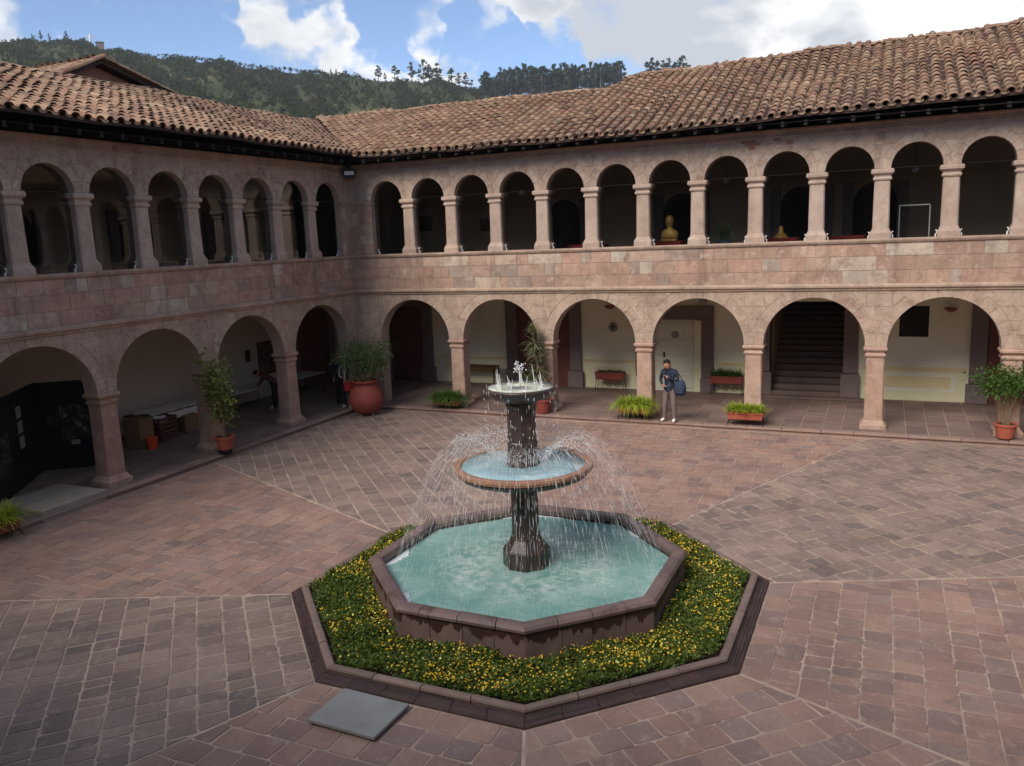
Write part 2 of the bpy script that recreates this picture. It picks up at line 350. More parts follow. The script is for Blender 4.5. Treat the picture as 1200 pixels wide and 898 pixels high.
for nm, c in {'skin': lin(178, 128, 102), 'hair': lin(22, 18, 18), 'trousers_grey': lin(112, 98, 94), 'trousers_black': lin(26, 26, 30), 'shirt_dark': lin(34, 32, 36),
              'shirt_maroon': lin(92, 50, 50), 'shirt_blue': lin(66, 80, 102), 'scarf_white': lin(196, 192, 184), 'shoe_white': lin(222, 220, 214), 'shoe_black': lin(20, 20, 22),
              'bag_blue': lin(40, 52, 74), 'bag_red': lin(176, 40, 44), 'shirt_light': lin(160, 156, 152), 'shirt_inner': lin(120, 124, 140)}.items():
    plain(nm, c, .8, var=.25, nscale=14, bump=.1)

# ------------------------------------------------------------------ mesh helpers
rng = np.random.default_rng(7)
rnd = random.Random(11)
class MB:
    def __init__(s): s.v = []; s.f = []; s.m = []; s.n = 0
    def add(s, vs, fs, mi=0):
        b = s.n
        s.v.extend([tuple(map(float, p)) for p in vs]); s.n += len(vs)
        for f in fs: s.f.append(tuple(i+b for i in f)); s.m.append(mi)
        return s
    def box(s, x0, x1, y0, y1, z0, z1, mi=0):
        v = [(x0, y0, z0), (x1, y0, z0), (x1, y1, z0), (x0, y1, z0), (x0, y0, z1), (x1, y0, z1), (x1, y1, z1), (x0, y1, z1)]
        return s.add(v, [(0, 3, 2, 1), (4, 5, 6, 7), (0, 1, 5, 4), (1, 2, 6, 5), (2, 3, 7, 6), (3, 0, 4, 7)], mi)
    def loft(s, rings, mi=0, caps=True, closed=True):
        n = len(rings[0]); fs = []
        for k in range(len(rings)-1):
            for i in range(n if closed else n-1):
                j = (i+1) % n
                fs.append((k*n+i, k*n+j, (k+1)*n+j, (k+1)*n+i))
        if caps and closed:
            fs.append(tuple(range(n-1, -1, -1))); fs.append(tuple((len(rings)-1)*n+i for i in range(n)))
        return s.add([p for r in rings for p in r], fs, mi)
    def cbox(s, x0, x1, y0, y1, z0, z1, c=.01, mi=0):
        def ring(d, z): return [(x0+d, y0+d, z), (x1-d, y0+d, z), (x1-d, y1-d, z), (x0+d, y1-d, z)]
        return s.loft([ring(c, z0), ring(0, z0+c), ring(0, z1-c), ring(c, z1)], mi)
    def lathe(s, prof, n=24, c=(0, 0, 0), ph=0.0, mi=0, caps=True):
        return s.loft([[(c[0]+r*math.cos(ph+2*math.pi*i/n), c[1]+r*math.sin(ph+2*math.pi*i/n), c[2]+z) for i in range(n)] for r, z in prof], mi, caps)
    def sq(s, prof, cham=.15, mi=0):
        """square section with chamfered corners; prof = (half width, z)"""
        rings = []
        for h, z in prof:
            c = h*cham
            rings.append([(-h+c, -h, z), (h-c, -h, z), (h, -h+c, z), (h, h-c, z), (h-c, h, z), (-h+c, h, z), (-h, h-c, z), (-h, -h+c, z)])
        return s.loft(rings, mi)
    def tube(s, pts, rads, n=6, mi=0):
        pts = [Vector(p) for p in pts]
        if not hasattr(rads, '__len__'): rads = [rads]*len(pts)
        rings = []
        for i, p in enumerate(pts):
            d = (pts[min(i+1, len(pts)-1)]-pts[max(i-1, 0)]).normalized()
            a = d.orthogonal().normalized() if i == 0 else (a - d*a.dot(d)).normalized()
            b = d.cross(a)
            rings.append([tuple(p+(a*math.cos(t)+b*math.sin(t))*rads[i]) for t in [2*math.pi*k/n for k in range(n)]])
        return s.loft(rings, mi)
    def sphere(s, c, r, nu=10, nv=6, mi=0):
        r = r if hasattr(r, '__len__') else (r, r, r)
        rings = []
        for k in range(nv+1):
            t = math.pi*(k/nv)-math.pi/2; q = max(math.cos(t), .02)
            rings.append([(c[0]+r[0]*q*math.cos(2*math.pi*i/nu), c[1]+r[1]*q*math.sin(2*math.pi*i/nu), c[2]+r[2]*math.sin(t)) for i in range(nu)])
        return s.loft(rings, mi)
    def mesh(s, name, mats, T=None, flip=False, smooth=False):
        v = s.v; f = s.f
        if T: v = [T(*p) for p in v]
        if flip: f = [tuple(reversed(q)) for q in f]
        me = bpy.data.meshes.new(name); me.from_pydata(v, [], f)
        for m in (mats if isinstance(mats, (list, tuple)) else [mats]): me.materials.append(MATS[m])
        if any(s.m): me.polygons.foreach_set('material_index', s.m)
        if smooth: me.polygons.foreach_set('use_smooth', [True]*len(f))
        me.update(); return me
    def build(s, name, mats, parent=None, T=None, flip=False, smooth=False, loc=None, rz=0.0):
        return place(name, s.mesh(name, mats, T, flip, smooth), parent, loc, rz)
ORIGIN = {}
def attach(o, parent):
    if parent is not None:
        o.parent = parent
        if parent.name in ORIGIN: o.matrix_parent_inverse = Matrix.Translation(-Vector(ORIGIN[parent.name]))
def place(name, me, parent=None, loc=None, rz=0.0, mw=None):
    o = bpy.data.objects.new(name, me); col.objects.link(o)
    if mw is not None: o.matrix_basis = mw
    else:
        if loc is not None: o.location = loc
        if rz: o.rotation_euler = (0, 0, rz)
    attach(o, parent); return o
def tag(o, label=None, cat=None, group=None, kind=None):
    for k, v in (('label', label), ('category', cat), ('group', group), ('kind', kind)):
        if v: o[k] = v
    return o
def thing(name, label, cat, loc=(0, 0, 0), rz=0.0, group=None, world=False):
    """Empty at the base of a thing; world=True: its parts are given in world coordinates"""
    o = bpy.data.objects.new(name, None); col.objects.link(o); o.empty_display_size = .2
    o.location = loc; o.rotation_euler = (0, 0, rz)
    if world: ORIGIN[o.name] = loc
    return tag(o, label, cat, group)
def np_mesh(name, V, Fq, mats, midx=None, smooth=False):
    me = bpy.data.meshes.new(name); V = np.asarray(V, np.float32); Fq = np.asarray(Fq, np.int32)
    k = Fq.shape[1]
    me.vertices.add(len(V)); me.vertices.foreach_set('co', V.ravel())
    me.loops.add(Fq.size); me.loops.foreach_set('vertex_index', Fq.ravel())
    me.polygons.add(len(Fq)); me.polygons.foreach_set('loop_start', np.arange(0, Fq.size, k, dtype=np.int32))
    me.polygons.foreach_set('loop_total', np.full(len(Fq), k, np.int32))
    for m in (mats if isinstance(mats, (list, tuple)) else [mats]): me.materials.append(MATS[m])
    if midx is not None: me.polygons.foreach_set('material_index', np.asarray(midx, np.int32))
    if smooth: me.polygons.foreach_set('use_smooth', np.ones(len(Fq), bool))
    me.update(calc_edges=True); me.validate(); return me
def unit(a): return a/np.maximum(np.linalg.norm(a, axis=-1, keepdims=True), 1e-9)
def leaf_arrays(P, D, Ls, Ws, fold=.25, droop=0.0):
    """diamond leaves: base, side, tip, side"""
    P = np.asarray(P); D = unit(np.asarray(D)); n = len(P)
    S = unit(np.cross(D, unit(rng.normal(size=(n, 3))+np.array([0, 0, .6]))))
    Nn = np.cross(S, D)
    Ls = np.broadcast_to(Ls, n)[:, None]; Ws = np.broadcast_to(Ws, n)[:, None]
    mid = P+D*Ls*.5+Nn*Ls*fold*.3
    tip = P+D*Ls-np.array([0, 0, 1])*Ls*droop
    V = np.stack([P, mid+S*Ws*.5, tip, mid-S*Ws*.5], 1).reshape(-1, 3)
    F = np.arange(4*n).reshape(n, 4)
    return V, F
def clip_poly(poly, a, b, c):
    """keep a*x+b*y<=c"""
    out = []
    for i in range(len(poly)):
        p, q = poly[i], poly[(i+1) % len(poly)]
        dp, dq = a*p[0]+b*p[1]-c, a*q[0]+b*q[1]-c
        if dp <= 0: out.append(p)
        if dp*dq < 0:
            t = dp/(dp-dq); out.append((p[0]+(q[0]-p[0])*t, p[1]+(q[1]-p[1])*t))
    return out
def area2(poly): return .5*sum(poly[i][0]*poly[(i+1) % len(poly)][1]-poly[(i+1) % len(poly)][0]*poly[i][1] for i in range(len(poly)))
def slab_rings(poly, ztop, zbot, ch):
    """rings of a chamfered slab with outline poly"""
    n = len(poly); cx = sum(p[0] for p in poly)/n; cy = sum(p[1] for p in poly)/n
    sz = math.sqrt(abs(area2(poly))); k = max(.55, 1-2*ch/max(sz, .05))
    return [[(p[0], p[1], zbot) for p in poly], [(p[0], p[1], ztop-ch*.7) for p in poly], [(cx+(p[0]-cx)*k, cy+(p[1]-cy)*k, ztop) for p in poly]]
def on_screen(P, m=.02):
    d = np.asarray(P)-CAM; z = d@cF
    if z < .1: return False
    x, y = FPX*(d@cR)/z/1200, FPX*(d@cU)/z/898
    return abs(x) < .5+m and abs(y) < .5+m

# ------------------------------------------------------------------ ground, courtyard paving
def flat(name, x0, x1, y0, y1, z, mat, th=.02):
    return MB().box(x0, x1, y0, y1, z-th, z).build(name, mat)
gm = MB(); R_ = 1550.0
gm.add([(-R_, -R_, -.06), (R_, -R_, -.06), (R_, R_, -.06), (-R_, R_, -.06)], [(0, 1, 2, 3)])
tag(gm.build('ground', 'ground'), kind='structure')

FC = (11.37, -12.05)              # fountain centre
BED_R = 3.80
C22, S22, T22 = math.cos(rad(22.5)), math.sin(rad(22.5)), math.tan(rad(22.5))
KX, KY = .56, -.66                # courtyard kerb lines (left, back)
XMAX, YMIN = 23.6, -23.2
court = MB().box(KX-.1, XMAX, YMIN, KY+.1, -.05, -.008).build('courtyard_paving', 'paver_joint')
tag(court, kind='structure')
def paver_polys():
    res = []
    for k in range(8):
        th = k*math.pi/4
        ct, st = math.cos(th), math.sin(th)
        grey = k in (1, 3, 5)
        radial_run = k in (1, 3); joint = .015 if k in (3, 5) else (.012 if k in (1, 6, 7) else .008)
        rmax = 20.0; r0 = BED_R*C22+.012
        def emit(poly):
            # poly in (t, r); clip by the sector's sides
            gap = .03
            poly = clip_poly(poly, C22, -S22, -gap); poly = clip_poly(poly, -C22, -S22, -gap)
            poly = clip_poly(poly, 0, -1, -r0)
            if len(poly) < 3: return
            w = [(FC[0]+r*ct-t*st, FC[1]+r*st+t*ct) for t, r in poly]
            for a, b, c in ((-1, 0, -(KX+.02)), (0, 1, KY-.02), (1, 0, XMAX-.1), (0, -1, -(YMIN+.1))):
                w = clip_poly(w, a, b, c)
                if len(w) < 3: return
            if area2(w) < 0: w = w[::-1]
            if area2(w) < .006: return
            res.append((w, grey, k))
        if not radial_run:
            r = r0
            square = k in (6, 7)
            while r < rmax:
                dr = rnd.uniform(.33, .37) if not square else rnd.uniform(.36, .39)
                tm = (r+dr)*T22+.4; t = -tm+rnd.uniform(0, .3)
                while t < tm:
                    dt = rnd.choice([.21, .25, .28, .33, .42]) if not square else rnd.uniform(.36, .42)
                    j = lambda: rnd.uniform(-.012, .012)
                    emit([(t+joint+j(), r+joint+j()), (t+dt-joint+j(), r+joint+j()), (t+dt-joint+j(), r+dr-joint+j()), (t+joint+j(), r+dr-joint+j())])
                    t += dt
                r += dr
        else:
            t = -rmax*T22
            while t < rmax*T22:
                dt = rnd.uniform(.33, .37); r = r0-rnd.uniform(0, .3)
                while r < rmax:
                    dr = rnd.choice([.26, .3, .34, .42])
                    j = lambda: rnd.uniform(-.012, .012)
                    emit([(t+joint+j(), r+joint+j()), (t+dt-joint+j(), r+joint+j()), (t+dt-joint+j(), r+dr-joint+j()), (t+joint+j(), r+dr-joint+j())])
                    r += dr
                t += dt
    return res
PV = paver_polys()
def paver_key(p):
    c = (sum(q[0] for q in p[0])/len(p[0]), sum(q[1] for q in p[0])/len(p[0]), 0.0)
    return (0 if on_screen(c, -.01) else 1, np.linalg.norm(np.array(c)-CAM)/math.sqrt(area2(p[0])+.02))
PV.sort(key=paver_key)
def paver_outline(w):
    # soften the corners: chipped, slightly rounded outlines
    out = []; n = len(w)
    for i in range(n):
        p, a, b = w[i], w[i-1], w[(i+1) % n]
        for q in (a, b):
            d = math.hypot(q[0]-p[0], q[1]-p[1]); s = min(.035*rnd.uniform(.3, 1.2), d*.3)/max(d, 1e-6)
            out.append((p[0]+(q[0]-p[0])*s, p[1]+(q[1]-p[1])*s))
    return out
for w, grey, k in PV[:300]:
    mb = MB().loft(slab_rings(paver_outline(w), rnd.uniform(-.003, .004), -.03, .005))
    mb.build('paver', 'paver_grey' if grey else 'paver_red', court)
for isg, nm in ((True, 'paver_grey'), (False, 'paver_red')):
    mb = MB()
    for w, grey, k in PV[300:]:
        if grey == isg: mb.loft(slab_rings(w, rnd.uniform(-.003, .004), -.03, .005))
    tag(mb.build('far_pavers', nm, court), kind='stuff')
# pale dividing strips between the paved sectors
for k in range(8):
    a = rad(22.5+45*k); mb = MB(); d = (math.cos(a), math.sin(a)); nrm = (-d[1], d[0])
    q = [(FC[0]+d[0]*r+nrm[0]*h, FC[1]+d[1]*r+nrm[1]*h) for r, h in ((BED_R+.02, -.016), (14, -.016), (14, .016), (BED_R+.02, .016))]
    for A, B, Cc in ((-1, 0, -(KX+.02)), (0, 1, KY-.02), (1, 0, XMAX-.1), (0, -1, -(YMIN+.1))): q = clip_poly(q, A, B, Cc)
    mb.loft([[(x, y, -.03) for x, y in q], [(x, y, -.003) for x, y in q]]); mb.build('dividing_strip', 'pale_joint', court)

# raised walkways under the galleries
FZ = .12
def walkway(x0, x1, y0, y1, label, kerbs, tl, tw, seed, nmax):
    r = random.Random(seed)
    base = MB().box(x0, x1, y0, y1, -.05, FZ-.008).build('walkway', 'paver_joint'); tag(base, kind='structure')
    tiles = []
    along_x = (x1-x0) > (y1-y0)
    a0, a1, b0, b1 = (x0, x1, y0, y1) if along_x else (y0, y1, x0, x1)
    a = a0
    while a < a1-.05:
        da = min(tl*r.uniform(.9, 1.1), a1-a); b = b0+.0
        while b < b1-.05:
            db = min(tw*r.uniform(.8, 1.2), b1-b); g = .007
            q = [(a+g, b+g), (a+da-g, b+g), (a+da-g, b+db-g), (a+g, b+db-g)]
            if not along_x: q = [(y, x) for x, y in q][::-1]
            tiles.append(q); b += db
        a += da
    tiles.sort(key=lambda q: (0 if on_screen((q[0][0], q[0][1], FZ), -.01) else 1, np.hypot(q[0][0]-CAM[0], q[0][1]-CAM[1])))
    for q in tiles[:nmax]:
        MB().loft(slab_rings(q, FZ+r.uniform(-.002, .002), FZ-.03, .005)).build('flagstone', 'flagstone', base)
    mb = MB()
    for q in tiles[nmax:]: mb.loft(slab_rings(q, FZ+r.uniform(-.002, .002), FZ-.03, .005))
    if mb.v: tag(mb.build('far_flagstones', 'flagstone', base), kind='stuff')
    for (kx0, kx1, ky0, ky1) in kerbs:
        alx = (kx1-kx0) > (ky1-ky0); s, e = (kx0, kx1) if alx else (ky0, ky1)
        while s < e-.05:
            d = min(r.uniform(.8, 1.3), e-s); g = .005; zz = FZ+r.uniform(0, .006)
            if alx: MB().cbox(s+g, s+d-g, ky0+r.uniform(-.006, .006), ky1, zz-.055, zz, .012).box(s+g, s+d-g, ky0+.05, ky1, -.04, zz-.056).build('kerb_stone', 'kerb_stone', base)
            else: MB().cbox(kx0, kx1+r.uniform(-.006, .006), s+g, s+d-g, zz-.055, zz, .012).box(kx0, kx1-.05, s+g, s+d-g, -.04, zz-.056).build('kerb_stone', 'kerb_stone', base)
            s += d
    return base
walkway(KX, 24.0, KY+.25, 4.2, 'back', [(KX, 24.0, KY, KY+.25)], .52, .48, 3, 280)
walkway(-4.2, KX-.25, -22.5, 4.2, 'left', [(KX-.25, KX, -22.5, KY)], .52, .48, 4, 150)
MB().box(KX-.25, KX, KY, 4.2, -.05, FZ-.003).build('corner_flag', 'flagstone', bpy.data.objects['walkway'])

# ------------------------------------------------------------------ cloister wings
EAVE = .8; TILE_P = .29; TILE_L = .345
def lerp_tab(x, tab):
    if x <= tab[0][0]: return tab[0][1]
    for (a, b), (c, d) in zip(tab, tab[1:]):
        if x <= c: return b+(d-b)*(x-a)/(c-a)
    return tab[-1][1]
def arch_wall(mb, u0, u1, ops, z1, w0, w1, zs, n=18):
    """wall above the springing zs with arched openings ops=(uc, hw, rise)"""
    cur = u0
    def solid(a, b):
        if b > a: mb.box(a, b, w0, w1, zs, z1)
    for uc, hw, rise in ops:
        solid(cur, uc-hw)
        us = [uc-hw*math.cos(math.pi*i/n) for i in range(n+1)]
        zc = [zs+rise*math.sin(math.pi*i/n) for i in range(n+1)]
        for i in range(n):
            a, b, za, zb = us[i], us[i+1], zc[i], zc[i+1]
            mb.add([(a, w0, za), (b, w0, zb), (b, w0, z1), (a, w0, z1)], [(0, 1, 2, 3)])
            mb.add([(a, w1, za), (b, w1, zb), (b, w1, z1), (a, w1, z1)], [(3, 2, 1, 0)])
            mb.add([(a, w0, za), (a, w1, za), (b, w1, zb), (b, w0, zb)], [(0, 1, 2, 3)])
        cur = uc+hw
    solid(cur, u1)
def stone(parent, poly, mat, T, flip, name='stone_block', proud=.012):
    """dressed stone in the wall face; poly in (u, z)"""
    if area2(poly) < 0: poly = poly[::-1]
    if abs(area2(poly)) < .004: return
    pr = proud+rnd.uniform(-.0015, .0015)
    rings = slab_rings(poly, 0, 0, .004)
    rr = [[(p[0], .03, p[1]) for p in rings[0]], [(p[0], -pr+.007, p[1]) for p in rings[1]], [(p[0], -pr, p[1]) for p in rings[2]]]
    MB().loft(rr).build(name, mat, parent, T, flip)
def dress(parent, T, flip, u0, u1, ops, zs, z1, vth, course, nv, mat):
    """voussoirs round every arch and coursed blocks in the spandrels"""
    g = .0022
    for uc, hw, rise in ops:
        for i in range(nv):
            a0, a1 = math.pi*i/nv, math.pi*(i+1)/nv
            pts = []
            ga = g/hw
            for a in np.linspace(a0+ga, a1-ga, 3): pts.append((uc-hw*math.cos(a)*1.0, zs+rise*math.sin(a)))
            e = vth*rnd.uniform(.9, 1.12)
            outer = [(uc-(hw+e)*math.cos(a), min(zs+(rise+e)*math.sin(a), z1-.012)) for a in np.linspace(a1-ga, a0+ga, 3)]
            outer = [(max(min(u, u1-.004), u0+.004), z) for u, z in outer]
            # neighbouring arches share the pier: stop at its centre line
            lim = [(o[0]+uc)/2 for o in ops if abs(o[0]-uc) < 4*hw and o[0] != uc]
            lo = max([x for x in lim if x < uc], default=u0)+g; hi = min([x for x in lim if x > uc], default=u1)-g
            pts2 = [(min(max(u, lo), hi), z) for u, z in pts+outer]
            stone(parent, pts2, mat, T, flip, 'voussoir')
    # spandrels
    edges = [(None, ops[0])]+[(ops[i], ops[i+1]) for i in range(len(ops)-1)]+[(ops[-1], None)]
    z = zs+.02
    while z < z1-.06:
        dz = min(course*rnd.uniform(.92, 1.08), z1-z)
        for A, B in edges:
            def bound(o, sgn, zz):
                if o is None: return u0 if sgn > 0 else u1
                uc, hw, rise = o; q = (zz-zs)/(rise+vth*1.08)
                return uc if q >= 1 else uc+sgn*(hw+vth*1.08)*math.sqrt(1-q*q)
            zz = np.linspace(z+g, z+dz-g, 4)
            Lb = [bound(A, 1, t)+g for t in zz]; Rb = [bound(B, -1, t)-g for t in zz]
            if max(R-L for L, R in zip(Lb, Rb)) < .08: continue
            keep = [(L, R, t) for L, R, t in zip(Lb, Rb, zz) if R-L > .03]
            if len(keep) < 2: continue
            lo, hi = min(k[0] for k in keep), max(k[1] for k in keep)
            poly = [(k[0], k[2]) for k in keep][::-1]+[(k[1], k[2]) for k in keep]
            nb = max(1, int(round((hi-lo)/rnd.uniform(.45, .75)))); cuts = [lo]+[lo+(hi-lo)*(i+rnd.uniform(-.15, .15))/nb for i in range(1, nb)]+[hi]
            for c0, c1 in zip(cuts, cuts[1:]):
                q = clip_poly(clip_poly(poly, -1, 0, -(c0+(g if c0 > lo else 0))), 1, 0, c1-(g if c1 < hi else 0))
                if len(q) >= 3: stone(parent, q, mat, T, flip)
        z += dz
def extrude(mb, prof, u0, u1, mi=0):
    mb.loft([[(u0, w, z) for w, z in prof], [(u1, w, z) for w, z in prof]], mi)

low_col = dict(
    shaft=MB().sq([(.235, .20), (.228, .9), (.222, 1.95)], .12).mesh('shaft', 'lower_column_stone'),
    base=MB().sq([(.33, 0), (.33, .10), (.315, .115), (.28, .15), (.255, .20), (.236, .225)], .06).mesh('base', 'lower_column_stone'),
    cap=MB().sq([(.222, 1.90), (.25, 1.93), (.265, 1.97), (.25, 2.00), (.232, 2.02), (.236, 2.05), (.27, 2.08), (.295, 2.11), (.295, 2.16), (.265, 2.192)], .08).mesh('capital', 'lower_column_stone'))
up_col = dict(
    shaft=MB().sq([(.198, .24), (.192, .8), (.184, 1.50)], .16).mesh('shaft', 'column_stone'),
    base=MB().sq([(.258, 0), (.258, .13), (.248, .15), (.228, .19), (.207, .23), (.199, .26)], .06).mesh('base', 'column_stone'),
    cap=MB().sq([(.184, 1.44), (.212, 1.455), (.226, 1.49), (.212, 1.52), (.198, 1.54), (.202, 1.57), (.24, 1.60), (.268, 1.63), (.268, 1.70), (.246, 1.73)], .06).mesh('capital', 'column_stone'))
def column(parent, kit, p):
    s = place('column', kit['shaft'], parent, p)
    for n, k in (('base', 'base'), ('capital', 'cap')): place(n, kit[k], s)
    return s

def tile_variants():
    out = []
    for k in range(3):
        r = random.Random(50+k); n = 6; L = .43; mb = MB()
        r0, r1, th = .108+r.uniform(-.006, .006), .086, .017
        def arc(rr, y, dz=0, h=.84): return [(-rr*math.cos(math.pi*i/n), y, rr*h*math.sin(math.pi*i/n)+dz) for i in range(n+1)]
        A, B, Cc, Dd = arc(r0, 0), arc(r1, L), arc(r0-th, 0), arc(r0-th*1.5, .14)
        v = A+B+Cc+Dd; m = n+1; f = []
        for i in range(n):
            f += [(i, i+1, m+i+1, m+i), (2*m+i, 2*m+i+1, i+1, i), (2*m+i+1, 2*m+i, 3*m+i, 3*m+i+1)]
        mb.add(v, f); out.append(mb)
    return out
TILE_MB = tile_variants()
TILE_ME = [mb.mesh('roof_tile', 'roof_tile', smooth=False) for mb in TILE_MB]
def pan_mb():
    mb = MB(); n = 4; r0 = .10; L = .43
    def arc(rr, y, z): return [(-rr*math.cos(math.pi*i/n), y, -rr*.55*math.sin(math.pi*i/n)+z) for i in range(n+1)]
    v = arc(r0*.92, 0, 0)+arc(r0, L, 0)+arc(r0*.92, 0, -.018); m = n+1; f = []
    for i in range(n): f += [(m+i, m+i+1, i+1, i), (i, i+1, 2*m+i+1, 2*m+i)]
    return mb.add(v, f)
PAN_MB = pan_mb()
def tiles_mesh(mbs, mats_list, name):
    """join many placed copies: mats_list = [(variant, 4x4 np)]"""
    Vs = []; Fs = []; off = 0
    cache = [(np.c_[np.array(mb.v), np.ones(len(mb.v))], np.array(mb.f)) for mb in mbs]
    for k, M in mats_list:
        v, f = cache[k]; Vs.append((v@M.T)[:, :3]); Fs.append(f+off); off += len(v)
    return np_mesh(name, np.concatenate(Vs), np.concatenate(Fs), 'roof_tile')

def wing(root, T, flip, us, cfg):
    """us: upper column positions (every second one carries a lower column)"""
    u_end = us[-1]+.3; umin = cfg.get('umin', -.42); u_face = cfg.get('u_face', umin)
    detail = cfg['detail']; TH = .42
    low = us[::2]
    low_ops = [((a+b)/2, (b-a)/2-.26, 1.29) for a, b in zip(low, low[1:])]
    up_ops = [((a+b)/2, (b-a)/2-.19, .605) for a, b in zip(us, us[1:])]
    ZL, ZU = 2.312, 6.83
    mb = MB()
    arch_wall(mb, umin, low[-1]+.26, low_ops, 3.80, 0.0, TH, ZL)
    arch_wall(mb, umin, us[-1]+.19, up_ops, 8.02, 0.0, TH, ZU)
    mb.box(umin, u_end, 0.0, TH, 3.80, 5.02)
    # corner pier, full height
    mb.box(umin, low_ops[0][0]-low_ops[0][1]-.02, 0.0, TH, FZ-.05, ZL)
    mb.box(umin, up_ops[0][0]-up_ops[0][1]-.02, 0.0, TH, 5.02, ZU)
    wall = mb.build('wall', 'mortar_wall', root, T, flip)
    if detail:
        dress(wall, T, flip, u_face, low[-1]+.26, low_ops, ZL, 3.795, .27, .34, 13, 'wall_stone')
        dress(wall, T, flip, u_face, us[-1]+.19, up_ops, ZU, 7.80, .2, .30, 9, 'wall_stone')
        z = 3.965
        for dz in (.335, .36, .325):
            u = u_face
            while u < u_end-.05:
                du = min(rnd.choice([.28, .38, .5, .62, .75, .9, 1.1]), u_end-u); g = .005
                stone(wall, [(u+g, z+g), (u+du-g, z+g), (u+du-g, z+dz-g), (u+g, z+dz-g)], 'parapet_stone', T, flip)
                u += du
            z += dz
        # corner pier quoins
        for za, zb, ue in ((FZ, ZL, low_ops[0][0]-low_ops[0][1]-.03), (5.10, ZU, up_ops[0][0]-up_ops[0][1]-.03)):
            z = za+.01; alt = 0
            while z < zb-.08:
                dz = min(rnd.uniform(.3, .42), zb-z); cut = u_face+(ue-u_face)*(.42 if alt else .62); g = .005
                for a, b in ((u_face, cut), (cut, ue)):
                    stone(wall, [(a+g, z+g), (b-g, z+g), (b-g, z+dz-g), (a+g, z+dz-g)], 'parapet_stone', T, flip)
                z += dz; alt ^= 1
        # half capitals where the first arches spring from the pier
        for z0, z1, ue in ((ZL-.24, ZL, low_ops[0][0]-low_ops[0][1]-.06), (ZU-.22, ZU, up_ops[0][0]-up_ops[0][1]-.06)):
            c = MB().box(ue-.14, ue+.07, -.05, TH+.03, z1-.11, z1-.002).box(ue-.12, ue+.03, -.03, TH+.01, z0, z0+.07)
            c.build('pier_capital', 'column_stone', root, T, flip)
    # mouldings
    mb = MB(); extrude(mb, [(-.004, 3.775), (-.05, 3.79), (-.06, 3.83), (-.085, 3.85), (-.11, 3.87), (-.115, 3.92), (-.09, 3.945), (-.02, 3.97), (.05, 3.97), (.05, 3.775)], u_face, u_end)
    mb.build('string_course', 'trim_stone', root, T, flip)
    mb = MB(); extrude(mb, [(-.004, 4.985), (-.045, 4.995), (-.06, 5.02), (-.075, 5.05), (-.075, 5.085), (-.06, 5.10), (TH+.03, 5.10), (TH+.03, 5.02), (.05, 5.02), (.05, 4.985)], u_face, u_end)
    mb.build('sill', 'trim_stone', root, T, flip)
    mb = MB(); extrude(mb, [(-.004, 7.79), (-.05, 7.80), (-.055, 7.83), (-.03, 7.84), (-.035, 7.93), (-.10, 7.955), (-.105, 8.0), (.05, 8.02), (.05, 7.79)], u_face, u_end)
    mb.build('eaves_moulding', 'trim_stone', root, T, flip)
    # columns
    for i, u in enumerate(low[1:]):
        if detail or i % 1 == 0: column(root, low_col, T(u, .21, FZ))
    for u in us[1:]: column(root, up_col, T(u, .21, 5.10))
    # glazing of the upper arches
    if detail:
        g = .012
        for uc, hw, rise in up_ops:
            MB().box(uc-hw+.004, uc+hw-.004, .20, .21, 5.102, 6.845).build('glass_pane', 'glass', root, T, flip)
            n = 14; ring = [(uc-(hw-g)*math.cos(math.pi*i/n), 6.86+(rise-.035)*math.sin(math.pi*i/n)) for i in range(n+1)]
            MB().loft([[(a, .20, b) for a, b in ring], [(a, .21, b) for a, b in ring]]).build('glass_pane', 'glass', root, T, flip)
            MB().box(uc-hw+.004, uc+hw-.004, .198, .212, 6.846, 6.859).build('glazing_bar', 'dark_metal', root, T, flip)
            for sg in (-1, 1):
                q = uc+sg*(hw-.10)
                cl = MB().box(q-.012, q+.012, .15, .199, 5.101, 5.17).tube([(q, .17, 5.16), (q+sg*.03, .15, 5.2), (q+sg*.035, .15, 5.24), (q, .17, 5.27)], .013, 6)
                cl.build('glass_clip', 'white_metal', root, T, flip)
    # gallery behind: floors, ceilings, back walls
    D = 4.1
    mb = MB(); mb.box(umin, u_end, TH, D+.4, 3.82, 4.2); mb.build('upper_floor', 'flagstone', root, T, flip)
    MB().box(cfg.get('cx', umin), u_end, TH, D, 3.795, 3.815).build('lower_ceiling', 'plaster_white', root, T, flip)
    mb = MB(); mb.box(cfg.get('cx', umin), u_end, TH, D, 8.04, 8.12); mb.build('ceiling', 'dark_wood', root, T, flip)
    mb = MB()
    for a, b, za, zb in cfg['back_low']: mb.box(a, b, D, D+.35, za, zb)
    mb.build('gallery_wall', cfg['lowmat'], root, T, flip)
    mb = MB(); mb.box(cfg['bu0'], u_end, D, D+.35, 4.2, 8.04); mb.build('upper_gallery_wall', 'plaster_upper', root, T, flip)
    # eaves: boards and rafters
    ze, slope, sr = cfg['ze'], cfg['slope'], cfg['ridge']
    valley = cfg.get('valley', True)
    NU = 40; u1r = u_end+.0
    def rz(u, s): return ze(u)+slope*s+.03*math.sin(u*.9+1.3)*math.sin(s*1.1+.4)+.018*math.sin(u*2.3+s)
    def ulo(s): return (EAVE-s) if valley else cfg.get('roof0', umin)
    rows = [0, .25, .8, 1.6, 2.4, 3.2, 4.0, 4.6, 5.0, 5.7, 6.4]
    mb = MB()
